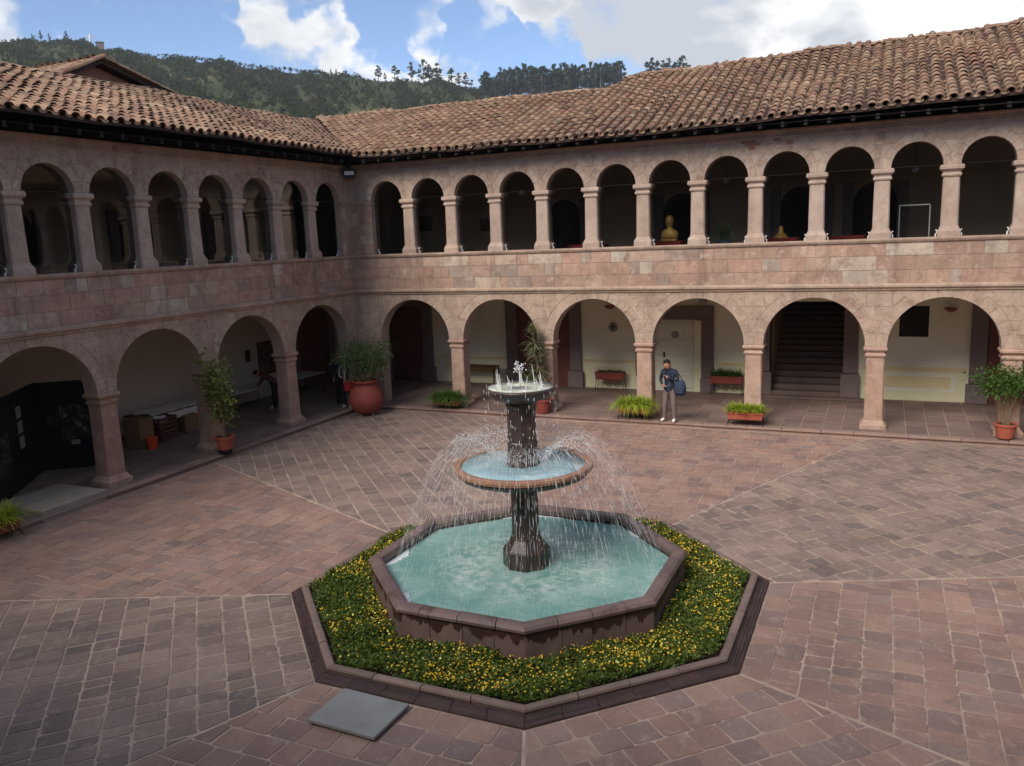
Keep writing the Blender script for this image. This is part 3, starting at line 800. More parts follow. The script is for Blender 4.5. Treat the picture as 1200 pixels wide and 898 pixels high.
    def grid(dz, flipn):
        P = []; smax = max(sr(u) for u in np.linspace(0, u1r, 30))
        rr = [s for s in rows if s <= smax+1e-6]
        for s in rr:
            a = ulo(s); P.append([(a+(u1r-a)*i/NU, min(s, sr(a+(u1r-a)*i/NU))) for i in range(NU+1)])
        V = [(u, s-EAVE, rz(u, s)+dz) for row in P for u, s in row]; F = []
        for j in range(len(rr)-1):
            for i in range(NU):
                q = (j*(NU+1)+i, j*(NU+1)+i+1, (j+1)*(NU+1)+i+1, (j+1)*(NU+1)+i)
                F.append(q if not flipn else q[::-1])
        mb.add(V, F)
    grid(-.03, False); grid(-.10, True)
    # fascia edge and back slope
    for i in range(NU):
        a, b = EAVE+(u1r-EAVE)*i/NU, EAVE+(u1r-EAVE)*(i+1)/NU
        if not valley: a, b = umin+(u1r-umin)*i/NU, umin+(u1r-umin)*(i+1)/NU
        mb.add([(a, -EAVE, rz(a, 0)-.10), (b, -EAVE, rz(b, 0)-.10), (b, -EAVE, rz(b, 0)-.03), (a, -EAVE, rz(a, 0)-.03)], [(0, 1, 2, 3)])
        ua, ub = ulo(sr(0))+(u1r-ulo(sr(0)))*i/NU, ulo(sr(0))+(u1r-ulo(sr(0)))*(i+1)/NU
        sa, sb = sr(ua), sr(ub)
        mb.add([(ua, sa-EAVE, rz(ua, sa)-.03), (ub, sb-EAVE, rz(ub, sb)-.03), (ub, sb+3.5, rz(ub, sb)-1.9), (ua, sa+3.5, rz(ua, sa)-1.9)], [(0, 1, 2, 3)])
    roof = mb.build('roof', 'roof_deck', root, T, flip)
    mb = MB(); mb.add([(EAVE if valley else umin, -EAVE+.02, 8.06), (u1r, -EAVE+.02, 8.06), (u1r, .3, 8.30), (umin if not valley else 0, .3, 8.30)], [(3, 2, 1, 0)])
    mb.box(umin if not valley else -4.0, u1r, .13, .40, 8.03, 8.46)
    mb.build('eaves_boards', 'dark_wood', root, T, flip)
    if detail:
        u = 1.2
        while u < u_end:
            r = MB(); r.loft([[(u-.045, w, z-.12), (u+.045, w, z-.12), (u+.045, w, z), (u-.045, w, z)] for w, z in ((-EAVE+.06, 8.10), (.2, 8.22))])
            r.build('rafter', 'dark_wood', root, T, flip); u += .55
    # roof tiles
    ang = math.atan(slope); ca, sa = math.cos(ang), math.sin(ang)
    J = np.array([[*np.array(T(1, 0, 0))-np.array(T(0, 0, 0))], [*np.array(T(0, 1, 0))-np.array(T(0, 0, 0))], [0, 0, 1]]).T  # (u,w,z) -> world
    covers = []; pans = []
    r = random.Random(cfg['seed'])
    u = (EAVE-max(sr(0), 5) if valley else cfg.get('roof0', umin))+.1
    step = TILE_L*ca if detail else 1.0
    while u < u1r-.1:
        s0 = max(0.0, EAVE-u) if valley else 0.0
        jj = r.uniform(-.012, .012)
        for kind in (0, 1):
            uu = u+jj+(TILE_P/2 if kind else 0); s = s0-(.06 if s0 == 0 else 0)+r.uniform(-.02, .02)
            smax = sr(uu)
            while s < smax-.08:
                z = rz(uu, max(s, 0))+(.0 if s >= 0 else slope*s)
                tilt = ang-.055; ya = r.uniform(-.035, .035)
                X = np.array([math.cos(ya), math.sin(ya)*ca, math.sin(ya)*sa])
                Y = np.array([-math.sin(ya), math.cos(ya)*math.cos(tilt), math.cos(ya)*math.sin(tilt)]); Y /= np.linalg.norm(Y)
                X = X-Y*X.dot(Y); X /= np.linalg.norm(X)
                Z = np.cross(X, Y); M = np.eye(4)
                sc = 1.0 if detail else 1.0
                off = (.022 if kind == 0 else .03)+r.uniform(-.005, .006)
                M[:3, 0] = J@X*r.uniform(.95, 1.06); M[:3, 1] = J@Y*(1.0 if detail else 2.5); M[:3, 2] = J@Z*r.uniform(.92, 1.1)
                M[:3, 3] = np.array(T(uu+r.uniform(-.008, .008), s-EAVE, z+off))
                (covers if kind == 0 else pans).append((r.randrange(3), M))
                s += step*r.uniform(.95, 1.05)
        u += TILE_P
    covers.sort(key=lambda c: (0 if on_screen(c[1][:3, 3], -.012) else 1, np.linalg.norm(c[1][:3, 3]-CAM)))
    nind = 300 if detail else 0
    for k, M in covers[:nind]:
        place('roof_tile', TILE_ME[k], roof, mw=Matrix(M.tolist()))
    if covers[nind:]:
        tag(place('cover_tiles', tiles_mesh(TILE_MB, covers[nind:], 'cover_tiles'), roof), kind='stuff')
    tag(place('channel_tiles', tiles_mesh([PAN_MB], [(0, M) for _, M in pans], 'channel_tiles'), roof), kind='stuff')
    # ridge
    if detail:
        u = ulo(sr(-4))+.1
        while u < u1r-.2:
            s1 = sr(u); s2 = sr(u+.4)
            A = np.array(T(u, s1-EAVE, rz(u, s1)+.0)); B = np.array(T(u+.4, s2-EAVE, rz(u+.4, s2)+.0))
            Y = unit(B-A); Z = np.array([0, 0, 1.0]); X = unit(np.cross(Y, Z)); Z = np.cross(X, Y); M = np.eye(4)
            M[:3, 0] = X*1.25; M[:3, 1] = Y*1.05*r.uniform(.98, 1.05); M[:3, 2] = Z*1.15; M[:3, 3] = A+np.array([r.uniform(-.02, .02), r.uniform(-.02, .02), r.uniform(-.02, .02)-.02])
            place('ridge_tile', TILE_ME[r.randrange(3)], roof, mw=Matrix(M.tolist())); u += .38
    return dict(wall=wall, roof=roof, low_ops=low_ops, up_ops=up_ops, D=D)

# back wing, facing the camera
T_back = lambda u, w, z: (u, w, z)
T_left = lambda u, w, z: (-w, -u, z)
T_near = lambda u, w, z: (24.0-u, -23.95-w, z)
T_right = lambda u, w, z: (24.3+w, -u, z)
us_b = [.705+1.55*k for k in range(15)]
us_l = [.296+1.631*k for k in range(13)]
ze_b = lambda u: lerp_tab(u, [(-4, 8.26), (1, 8.24), (5, 8.20), (8, 8.16), (10.5, 8.19), (15, 8.26), (20, 8.37), (24, 8.40)])
ze_l = lambda u: lerp_tab(u, [(-4, 8.25), (0, 8.28), (2, 8.32), (4, 8.35), (14, 8.36)])
ridge_b = lambda u: lerp_tab(u, [(-5, 5.0), (7.7, 5.0), (8.2, 6.4), (24, 6.4)])
ridge_l = lambda u: lerp_tab(u, [(-5, 5.0), (30, 5.0)])
SX0, SX1 = 13.06, 15.26     # staircase opening
wb = thing('cloister_wing', 'two-storey pink stone arcade wing with the staircase and potted planters, tiled roof above', 'building', (10, 0, 0), world=True)
WB = wing(wb, T_back, False, us_b, dict(detail=True, umin=-.42, u_face=0.02, cx=-4.1, bu0=-4.1, lowmat='plaster_white', seed=21, ze=ze_b, slope=.41, ridge=ridge_b,
     back_low=[(-4.1, SX0, FZ-.05, 3.82), (SX1, 22.8, FZ-.05, 3.82), (SX0, SX1, 3.15, 3.82)]))
wl = thing('cloister_wing', 'two-storey stone arcade wing with folding tables and black display boards inside', 'building', (0, -8, 0), world=True)
WL = wing(wl, T_left, True, us_l, dict(detail=True, umin=0.0, u_face=.02, cx=0.0, bu0=-4.1, lowmat='plaster_grey', seed=22, ze=ze_l, slope=.385, ridge=ridge_l,
     back_low=[(-4.1, 20.2, FZ-.05, 3.82)]))
wn = thing('cloister_wing', 'two-storey arcade wing opposite the staircase, its tiled roof mirrored in the upper glass', 'building', (12, -24, 0), world=True)
wing(wn, T_near, False, [.6+1.55*k for k in range(20)], dict(detail=False, umin=-.42, bu0=-.42, lowmat='plaster_white', seed=23, ze=lambda u: 8.3, slope=.41, ridge=lambda u: 5.0, valley=False, roof0=0.0,
     back_low=[(-.42, 30, FZ-.05, 3.82)]))
wr = thing('cloister_wing', 'two-storey arcade wing facing the display boards across the courtyard', 'building', (24.3, -12, 0), world=True)
wing(wr, T_right, False, [.8+1.6*k for k in range(15)], dict(detail=False, umin=-.42, bu0=-.42, lowmat='plaster_white', seed=24, ze=lambda u: 8.3, slope=.41, ridge=lambda u: 5.0, valley=False, roof0=0.0,
     back_low=[(-.42, 23.0, FZ-.05, 3.82)]))

# ------------------------------------------------------------------ doors, windows and stairs of the lower back gallery
def wall_door(parent, T, flip, u0, u1, ztop, D, leaf='door_wood', jamb='jamb_stone', jw=.42, jambs=(1, 1), panels=2):
    """stone surround standing proud of the wall, timber leaf set back inside it"""
    mb = MB().box(u0, u1, D-.02, D-.004, FZ, ztop)
    door = mb.build('door', leaf, parent, T, flip)
    nc = panels
    for i in range(nc):
        a, b = u0+(u1-u0)*i/nc+.05, u0+(u1-u0)*(i+1)/nc-.05; n = 4
        for j in range(n):
            za, zb = FZ+.1+(ztop-FZ-.15)*j/n, FZ+.1+(ztop-FZ-.15)*(j+1)/n-.06
            MB().cbox(a, b, D-.045, D-.018, za, zb, .012).build('door_panel', leaf, door, T, flip)
    for sgn, on in ((-1, jambs[0]), (1, jambs[1])):
        if not on: continue
        a, b = (u0-jw, u0) if sgn < 0 else (u1, u1+jw)
        MB().cbox(a, b, D-.14, D-.003, FZ+.60, ztop+.02, .01).build('door_jamb', jamb, parent, T, flip)
        MB().cbox(a-.07, b+.07, D-.20, D-.003, FZ, FZ+.58, .02).build('jamb_plinth', jamb, parent, T, flip)
    MB().cbox(u0-jw, u1+jw, D-.15, D-.003, ztop+.025, min(ztop+.40, 3.80), .01).build('door_lintel', jamb, parent, T, flip)
    return door
D = 4.1
wall_door(wb, T_back, False, -1.35, .17, 3.0, D)
wall_door(wb, T_back, False, 4.15, 6.21, 3.0, D, panels=4)
# pale door of the lift lobby, in a wide grey surround
wall_door(wb, T_back, False, 9.05, 10.62, 2.55, D, leaf='door_paint', jw=.02, panels=1, jambs=(0, 0))
MB().cbox(10.64, 10.86, D-.10, D-.003, FZ, 2.55, .01).build('door_frame', 'plaster_cream', wb)
for a, b in ((10.88, 11.26), (8.62, 9.03)): MB().cbox(a, b, D-.12, D-.003, FZ+.5, 2.95, .01).build('door_jamb', 'jamb_stone', wb)
MB().cbox(8.62, 11.26, D-.17, D-.003, 2.58, 3.02, .01).build('door_lintel', 'jamb_stone', wb)
MB().cbox(10.84, 11.30, D-.18, D-.003, FZ, FZ+.49, .015).build('jamb_plinth', 'jamb_stone', wb)
MB().box(9.575, 9.625, D-.07, D-.046, 1.28, 1.46).build('door_handle', 'dark_metal', wb)
MB().lathe([(.13, 0), (.13, .012)], 20).build('door_emblem', 'paper', wb, T=lambda x, y, z: (9.98+x, D-.05-z, 2.05+y))
wall_door(wb, T_back, False, 19.14, 20.8, 3.0, D, panels=3)
# staircase
mb = MB()
mb.box(SX0-.3, SX0, D, D+7, FZ, 4.6); mb.box(SX1, SX1+.3, D+.36, D+7, FZ, 4.6); mb.box(SX0-.3, SX1+.3, D+7, D+7.3, FZ, 4.6)
mb.add([(SX0, D+.3, 3.3), (SX1, D+.3, 3.3), (SX1, D+7, 4.6), (SX0, D+7, 4.6)], [(0, 1, 2, 3)])
mb.build('stairwell', 'plaster_upper', wb)
stairs = MB().box(SX0, SX1, D+6.0, D+7, FZ, FZ+.17*20).build('staircase', 'flagstone', wb)
for i in range(20):
    MB().cbox(SX0+.002, SX1-.002, D-.15+.3*i, D+.17+.3*i, FZ+.17*i+.003, FZ+.17*(i+1), .012).build('stair_step', 'flagstone', stairs)
MB().cbox(SX0-.5, SX1+.55, D-.55, D-.16, FZ, FZ+.06, .01).build('stair_landing', 'flagstone', wb)
for a, b in ((SX0-.34, SX0-.002), (SX1+.002, SX1+.42)):
    MB().cbox(a, b, D-.14, D-.003, FZ+.80, 3.1, .01).build('stair_jamb', 'jamb_stone', wb)
    MB().cbox(a-.06, b+.06, D-.22, D-.003, FZ, FZ+.78, .025).build('jamb_plinth', 'jamb_stone', wb)
# window high in the wall
MB().box(16.80, 17.60, D-.03, D-.003, 2.08, 3.0).build('shuttered_window', 'dark_wood', wb)
for a, b, c, d in ((16.72, 17.68, 2.0, 2.08), (16.72, 16.80, 2.08, 3.0), (17.60, 17.68, 2.08, 3.0)):
    MB().box(a, b, D-.05, D-.003, c, d).build('window_frame', 'plaster_white', wb)
# painted dado with framed panels
for a, b in ((.62, 3.66), (6.70, 8.58), (11.34, 12.62), (15.78, 18.66)):
    MB().box(a, b, D-.012, D-.003, FZ, 1.06).build('dado', 'plaster_cream', wb)
    MB().cbox(a, b, D-.04, D-.003, 1.06, 1.16, .01).build('dado_rail', 'plaster_yellow', wb)
    if b-a > 1.5:
        MB().box(a+.28, b-.28, D-.020, D-.0125, .42, .96).build('dado_border', 'plaster_white', wb)
        MB().box(a+.40, b-.40, D-.028, D-.0205, .52, .88).build('dado_panel', 'plaster_yellow', wb)
# doors of the left gallery and the dark passage at the corner
wall_door(wl, T_left, True, -3.6, -1.75, 3.0, D, panels=2)
# upper gallery doors
def dark_niche(parent, T, flip, u0, u1, z1):
    n = 10; uc, hw = (u0+u1)/2, (u1-u0)/2
    ring = [(u0, 4.2), (u1, 4.2)]+[(uc+hw*math.cos(math.pi*i/n), z1-hw+hw*math.sin(math.pi*i/n)) for i in range(n+1)]
    MB().loft([[(a, 4.08, b) for a, b in ring], [(a, 4.098, b) for a, b in ring]]).build('upper_door', 'dark_wood', parent, T, flip)
    for a, b in ((u0-.3, u0), (u1, u1+.3)): MB().cbox(a, b, 3.98, 4.096, 4.2, z1, .01).build('upper_door_jamb', 'jamb_stone', parent, T, flip)
for u in (6.1, 10.2, 13.9, 16.0): dark_niche(wb, T_back, False, u-.6, u+.6, 6.7)
for u in (1.5, 5.2, 9.0, 12.6): dark_niche(wl, T_left, True, u-.6, u+.6, 6.7)

# weathered patch of bare brick under the eaves
q = random.Random(4)
for row in range(3):
    u = 12.72+.1*row
    while u < 14.0-.12*row:
        du = q.uniform(.16, .26)
        if q.random() < .72: MB().cbox(u, u+du-.012, -.024, .02, 7.785-.085*(row+1)+.006, 7.785-.085*row-.004, .005).build('bare_brick', q.choice(['bare_brick', 'bare_brick', 'brick_pale']), WB['wall'])
        u += du
# gabled building behind the left wing
gb = thing('gabled_house', 'brown gable-ended house with clay tiled roof behind the left wing roof', 'building', (-7, -4.7, 0), world=True)
GX, GPY, GPZ = -4.62, -5.45, 10.92
yA, yB, zA, zB = -7.0, -2.1, 10.18, 10.12
prof = [(yA, 0), (yB, 0), (yB, zB-.12), (GPY, GPZ-.12), (yA, zA-.12)]
MB().loft([[(GX, y, z) for y, z in prof], [(GX-7, y, z) for y, z in prof]]).build('wall', 'adobe', gb)
mb = MB()
for (ya, za), (yb, zb) in (((yA-.5, zA-.22), (GPY, GPZ)), ((GPY, GPZ), (yB+.5, zB-.17))):
    mb.loft([[(x, ya, za-.09), (x, yb, zb-.09), (x, yb, zb), (x, ya, za)] for x in (GX+.35, GX-7)])
groof = mb.build('roof', 'roof_deck', gb)
lst = []
for (ya, za), (yb, zb), sg in (((yA-.5, zA-.22), (GPY, GPZ), 1), ((yB+.5, zB-.17), (GPY, GPZ), -1)):
    Lr = math.hypot(yb-ya, zb-za); Y = np.array([0, (yb-ya)/Lr, (zb-za)/Lr]); X = np.array([1.0*sg, 0, 0]); Z = np.cross(X, Y)
    x = GX+.26
    while x > GX-6.8:
        s = 0
        while s < Lr-.1:
            M = np.eye(4); M[:3, 0] = X; M[:3, 1] = Y; M[:3, 2] = Z; M[:3, 3] = np.array([x, ya, za])+Y*s+Z*.03+rng.normal(0, .008, 3); lst.append((rnd.randrange(3), M)); s += .34
        x -= .27
tag(place('gable_tiles', tiles_mesh(TILE_MB, lst, 'gable_tiles'), groof), kind='stuff')
x = GX+.4
while x > GX-6.8:
    M = np.eye(4); M[:3, 0] = (0, 1.25, 0); M[:3, 1] = (-1.1, 0, 0); M[:3, 2] = (0, 0, 1.2); M[:3, 3] = (x, GPY+rnd.uniform(-.02, .02), GPZ+rnd.uniform(-.02, .01)); x -= .4
    place('ridge_tile', TILE_ME[rnd.randrange(3)], groof, mw=Matrix(M.tolist()))
for (ya, za), (yb, zb) in (((yA-.45, zA-.2), (GPY, GPZ)), ((yB+.45, zB-.15), (GPY, GPZ))):
    Y = unit(np.array([0, yb-ya, zb-za])); X = np.array([1.0, 0, 0]) if yb > ya else np.array([-1.0, 0, 0]); Z = np.cross(X, Y); s = 0
    while s < math.hypot(yb-ya, zb-za)-.2:
        M = np.eye(4); M[:3, 0] = X*1.2; M[:3, 1] = Y*1.05; M[:3, 2] = Z*1.2; M[:3, 3] = np.array([GX+.33, ya, za])+Y*s+np.array([0, 0, .06]); s += .38
        place('verge_tile', TILE_ME[rnd.randrange(3)], groof, mw=Matrix(M.tolist()))

# ------------------------------------------------------------------ fountain
def octa(R, z, n=8): return [(FC[0]+R*math.cos(rad(22.5+45*k)), FC[1]+R*math.sin(rad(22.5+45*k)), z) for k in range(8)]
fo = thing('fountain', 'two-tiered stone fountain spraying water into an octagonal turquoise pool', 'fountain', (FC[0], FC[1], 0), world=True)
PR, PT, PW = 2.53, .59, .42        # pool outer radius, coping height, water level
mb = MB()
outer, inner = octa(PR-.07, 0), octa(PR-.235, 0)
for k in range(8):
    j = (k+1) % 8; o0, o1, i0, i1 = outer[k], outer[j], inner[k], inner[j]
    z0, z1 = -.02, PT-.08
    mb.add([(o0[0], o0[1], z0), (o1[0], o1[1], z0), (o1[0], o1[1], z1), (o0[0], o0[1], z1), (i0[0], i0[1], z0), (i1[0], i1[1], z0), (i1[0], i1[1], z1), (i0[0], i0[1], z1)],
           [(0, 1, 2, 3), (5, 4, 7, 6), (3, 2, 6, 7)])
pw = mb.build('pool_wall', 'pool_stone', fo)
for k in range(8):
    a, b = np.array(octa(PR-.055, 0)[k]), np.array(octa(PR-.055, 0)[(k+1) % 8]); e = unit(b-a); nv = np.array([e[1], -e[0], 0])
    L = np.linalg.norm(b-a); n = 4; cuts = [0]+[L*(i+rnd.uniform(-.12, .12))/n for i in range(1, n)]+[L]
    for c0, c1 in zip(cuts, cuts[1:]):
        g = .006; P0, P1 = a+e*(c0+(g if c0 else 0)), a+e*(c1-(g if c1 < L else 0)); m = MB()
        q = lambda P, d, z: tuple(P+nv*d+np.array([0, 0, z]))
        m.loft([[q(P0, -.10, .02), q(P0, 0, .02), q(P0, .0, PT-.09), q(P0, -.10, PT-.09)], [q(P1, -.10, .02), q(P1, 0, .02), q(P1, 0, PT-.09), q(P1, -.10, PT-.09)]])
        m.build('wall_slab', 'pool_stone', pw)
    # coping: rounded stones, mitred at the corners
    cor = rad(22.5+45*k), rad(22.5+45*(k+1))
    prof = [(PR-.235, PT-.13), (PR-.245, PT-.06), (PR-.225, PT-.018), (PR-.18, PT+.004), (PR-.10, PT+.004), (PR-.045, PT-.014), (PR-.012, PT-.055), (PR-.018, PT-.095), (PR-.06, PT-.11)]
    cuts = [0, .22+rnd.uniform(-.04, .04), .5+rnd.uniform(-.06, .06), .78+rnd.uniform(-.04, .04), 1]
    for c0, c1 in zip(cuts, cuts[1:]):
        g0, g1 = (.003 if c0 else 0), (.003 if c1 < 1 else 0)
        def ringat(t):
            out = []
            for R, z in prof:
                A = np.array([R*math.cos(cor[0]), R*math.sin(cor[0])]); B = np.array([R*math.cos(cor[1]), R*math.sin(cor[1])])
                p = A+(B-A)*t; out.append((FC[0]+p[0], FC[1]+p[1], z+zj))
            return out
        zj = rnd.uniform(-.004, .004)
        MB().loft([ringat(c0+g0), ringat(c1-g1)]).build('coping_stone', 'coping', pw)
# pool water, gently uneven
mb = MB(); n = 40; V = [(FC[0], FC[1], PW)]; F = []
for i in range(1, 15):
    for k in range(64):
        a = 2*math.pi*k/64; Rm = (PR-.232)*C22/math.cos(((a+math.pi/8) % (math.pi/4))-math.pi/8)
        r = Rm*i/14; V.append((FC[0]+r*math.cos(a), FC[1]+r*math.sin(a), PW+.006*math.sin(9*r+3*a)*math.cos(5*a)))
F += [(0, 1+k, 1+(k+1) % 64) for k in range(64)]
for i in range(13):
    for k in range(64): F.append((1+i*64+k, 1+(i+1)*64+k, 1+(i+1)*64+(k+1) % 64, 1+i*64+(k+1) % 64))
mb.add(V, F); mb.build('pool_water', 'pool_water', fo, smooth=True)
def LT(prof, n, ph=0.0): return MB().lathe(prof, n, (FC[0], FC[1], 0), ph)
o8 = rad(22.5)
LT([(.37, .05), (.37, .68), (.355, .71), (.28, .80), (.24, .86), (.225, .90)], 8, o8).build('stem_plinth', 'wet_stone', fo)
LT([(.225, .88), (.212, 1.0), (.21, 1.5), (.215, 1.66), (.25, 1.78), (.28, 1.84)], 8, o8).build('lower_stem', 'wet_stone', fo)
basin = LT([(.28, 1.76), (.45, 1.78), (.80, 1.83), (.98, 1.90), (1.03, 1.95), (1.05, 1.985), (.96, 2.0), (.93, 1.985), (.6, 1.93), (.25, 1.90)], 48).build('basin', 'wet_stone', fo, smooth=True)
# rim as separate stones
nr = 12
for i in range(nr):
    a0, a1 = 2*math.pi*i/nr+.004, 2*math.pi*(i+1)/nr-.004
    prof = [(.955, 1.985), (.955, 2.055), (.975, 2.075), (1.05, 2.078), (1.075, 2.065), (1.082, 2.03), (1.07, 1.99)]
    MB().loft([[(FC[0]+r*math.cos(a), FC[1]+r*math.sin(a), z) for r, z in prof] for a in np.linspace(a0, a1, 6)]).build('rim_stone', 'rim_stone', basin)
LT([(.0, 2.0), (.0, 2.045), (.3, 2.05), (.6, 2.045), (.957, 2.045), (.957, 2.0)], 48).build('basin_water', 'basin_water', fo, smooth=True)
LT([(.27, 2.0), (.26, 2.08), (.235, 2.20), (.225, 2.34), (.235, 2.36), (.235, 2.40), (.22, 2.42), (.218, 2.8), (.225, 2.95), (.24, 3.06)], 8, o8).build('upper_stem', 'wet_stone', fo)
LT([(.22, 3.03), (.30, 3.05), (.44, 3.10), (.50, 3.16), (.512, 3.19), (.53, 3.20), (.538, 3.22), (.538, 3.25), (.52, 3.262), (.50, 3.262), (.48, 3.24), (.3, 3.21), (.0, 3.20)], 40).build('top_bowl', 'wet_stone', fo, smooth=True)
LT([(.0, 3.22), (.0, 3.256), (.3, 3.258), (.515, 3.256), (.515, 3.22)], 40).build('bowl_water', 'top_water', fo, smooth=True)
# jets on the top bowl
for i in range(11):
    a = 2*math.pi*i/11+.2; r = .36+rnd.uniform(-.05, .05); h = rnd.uniform(.12, .30); le = rnd.uniform(-.05, .05)
    p = [(FC[0]+r*math.cos(a)+le*t, FC[1]+r*math.sin(a)+le*.5*t, 3.25+h*t) for t in (0, .35, .7, 1)]
    MB().tube(p, [.011, .008, .006, .002], 6).sphere(p[3], .007, 6, 4).sphere(p[2], .010, 6, 4).sphere((p[0][0]+.01, p[0][1], 3.30), .008, 6, 4).sphere((p[0][0], p[0][1], 3.257), (.04, .04, .012), 8, 4).build('jet', 'falling_water', fo, smooth=True)
mb = MB().tube([(FC[0], FC[1], 3.25), (FC[0], FC[1], 3.42), (FC[0], FC[1], 3.56)], [.02, .014, .006], 8)
for i in range(90):
    mb.sphere((FC[0]+rng.normal(0, .045), FC[1]+rng.normal(0, .045), 3.55+rng.normal(0, .045)), rnd.uniform(.004, .013), 6, 4)
mb.build('centre_jet', 'falling_water', fo, smooth=True)
# arcs of falling water
def droplet_stream(V, F, pts, r0, r1, dens, jit):
    """elongated drops along a polyline (as 4-sided bipyramids)"""
    pts = np.array(pts); seg = np.linalg.norm(np.diff(pts, axis=0), axis=1); tot = seg.sum(); cum = np.r_[0, np.cumsum(seg)]
    s = rnd.uniform(0, .1)
    while s < tot:
        i = min(np.searchsorted(cum, s, 'right')-1, len(seg)-1); t = (s-cum[i])/max(seg[i], 1e-6)
        c = pts[i]+(pts[i+1]-pts[i])*t+rng.normal(0, jit, 3); d = unit(pts[i+1]-pts[i])
        L = rnd.uniform(*dens[0]); r = rnd.uniform(r0, r1)
        a = unit(np.cross(d, [.3, .8, .1])); b = np.cross(d, a); k = len(V)
        V += [c-d*L/2, c+a*r, c+b*r, c-a*r, c-b*r, c+d*L/2]
        F += [(k, k+2, k+1), (k, k+3, k+2), (k, k+4, k+3), (k, k+1, k+4), (k+5, k+1, k+2), (k+5, k+2, k+3), (k+5, k+3, k+4), (k+5, k+4, k+1)]
        s += L+rnd.uniform(*dens[1])
V, F = [], []
for i in range(310):
    a = 2*math.pi*(i+rnd.uniform(-1, 1))/310; v = rnd.uniform(1.0, 1.2)
    r0, z0 = .34, 2.12; vz = rnd.uniform(2.2, 2.85); vr = rnd.uniform(1.72, 2.02)
    pts = []; t = 0
    while True:
        z = z0+vz*t-4.9*t*t; r = r0+vr*t
        pts.append((FC[0]+r*math.cos(a), FC[1]+r*math.sin(a), z))
        if z < PW or r > 2.22: break
        t += .035
    cut = len(pts)*2//5
    droplet_stream(V, F, pts[:cut+1], .002, .006, ((.012, .045), (.01, .06)), .022)
    droplet_stream(V, F, pts[cut:], .0012, .0032, ((.06, .34), (.01, .12)), .007)
tag(place('spray', np_mesh('spray', V, F, 'falling_water'), fo), kind='stuff')
V, F = [], []
for i in range(64):
    a = 2*math.pi*(i+rnd.uniform(-.4, .4))/64; r = 1.085; h = 2.06
    pts = [(FC[0]+(r+.03*t)*math.cos(a), FC[1]+(r+.03*t)*math.sin(a), h-(h-PW)*t) for t in (0, .25, .5, .75, 1)]
    droplet_stream(V, F, pts, .0025, .0055, ((.08, .34), (.03, .22)), .003)
for i in range(26):
    a = 2*math.pi*i/26+rnd.uniform(-.1, .1); r = .545; h = 3.24
    pts = [(FC[0]+(r+.05*t)*math.cos(a), FC[1]+(r+.05*t)*math.sin(a), h-(h-2.06)*t) for t in (0, .25, .5, .75, 1)]
    droplet_stream(V, F, pts, .004, .008, ((.04, .12), (.04, .35)), .012)
for i in range(34):
    a = 2*math.pi*rnd.random(); r = .25
    pts = [(FC[0]+(r+.02*t)*math.cos(a), FC[1]+(r+.02*t)*math.sin(a), 3.0-.9*t) for t in (0, .5, 1)]
    droplet_stream(V, F, pts, .004, .009, ((.04, .14), (.1, .5)), .01)
    pts = [(FC[0]+(.27+.05*t)*math.cos(a), FC[1]+(.27+.05*t)*math.sin(a), 1.8-1.2*t) for t in (0, .5, 1)]
    droplet_stream(V, F, pts, .004, .008, ((.04, .12), (.05, .4)), .01)
for i in range(420):   # splash where the arcs meet the water, and round the stems
    a = 2*math.pi*rnd.random()
    if i < 200: r, z = rnd.gauss(1.95, .16), PW+abs(rnd.gauss(0, .05))
    elif i < 330: r, z = abs(rnd.gauss(.32, .12)), 2.06+abs(rnd.gauss(0, .09))
    else: r, z = rnd.gauss(.6, .25), 2.3+rnd.gauss(0, .12)
    droplet_stream(V, F, [(FC[0]+r*math.cos(a), FC[1]+r*math.sin(a), z), (FC[0]+r*math.cos(a), FC[1]+r*math.sin(a), z+.02)], .004, .011, ((.012, .03), (.5, .6)), .01)
tag(place('dripping_water', np_mesh('dripping_water', V, F, 'falling_water'), fo), kind='stuff')

# white foam gathered along the pool's edge
for k, (a0, a1, dep) in enumerate(((182, 204, .16), (226, 246, .15), (8, 18, .08), (50, 60, .06), (95, 125, .04))):
    n = 30; pts_o = []; pts_i = []
    for i in range(n+1):
        a = rad(a0+(a1-a0)*i/n); Rm = (PR-.228)*C22/math.cos(((a+math.pi/8) % (math.pi/4))-math.pi/8); w = dep*math.sin(math.pi*i/n)*rnd.uniform(.55, 1.1)+.012
        pts_o.append((FC[0]+Rm*math.cos(a), FC[1]+Rm*math.sin(a))); pts_i.append((FC[0]+(Rm-w)*math.cos(a), FC[1]+(Rm-w)*math.sin(a)))
    m = MB(); zf = PW+.014
    for i in range(n): m.add([(*pts_o[i], zf), (*pts_o[i+1], zf), (*pts_i[i+1], zf-.004), (*pts_i[i], zf-.004), (*pts_i[i+1], PW-.01), (*pts_i[i], PW-.01)], [(0, 1, 2, 3), (3, 2, 4, 5)])
    m.build('foam', 'foam', fo)
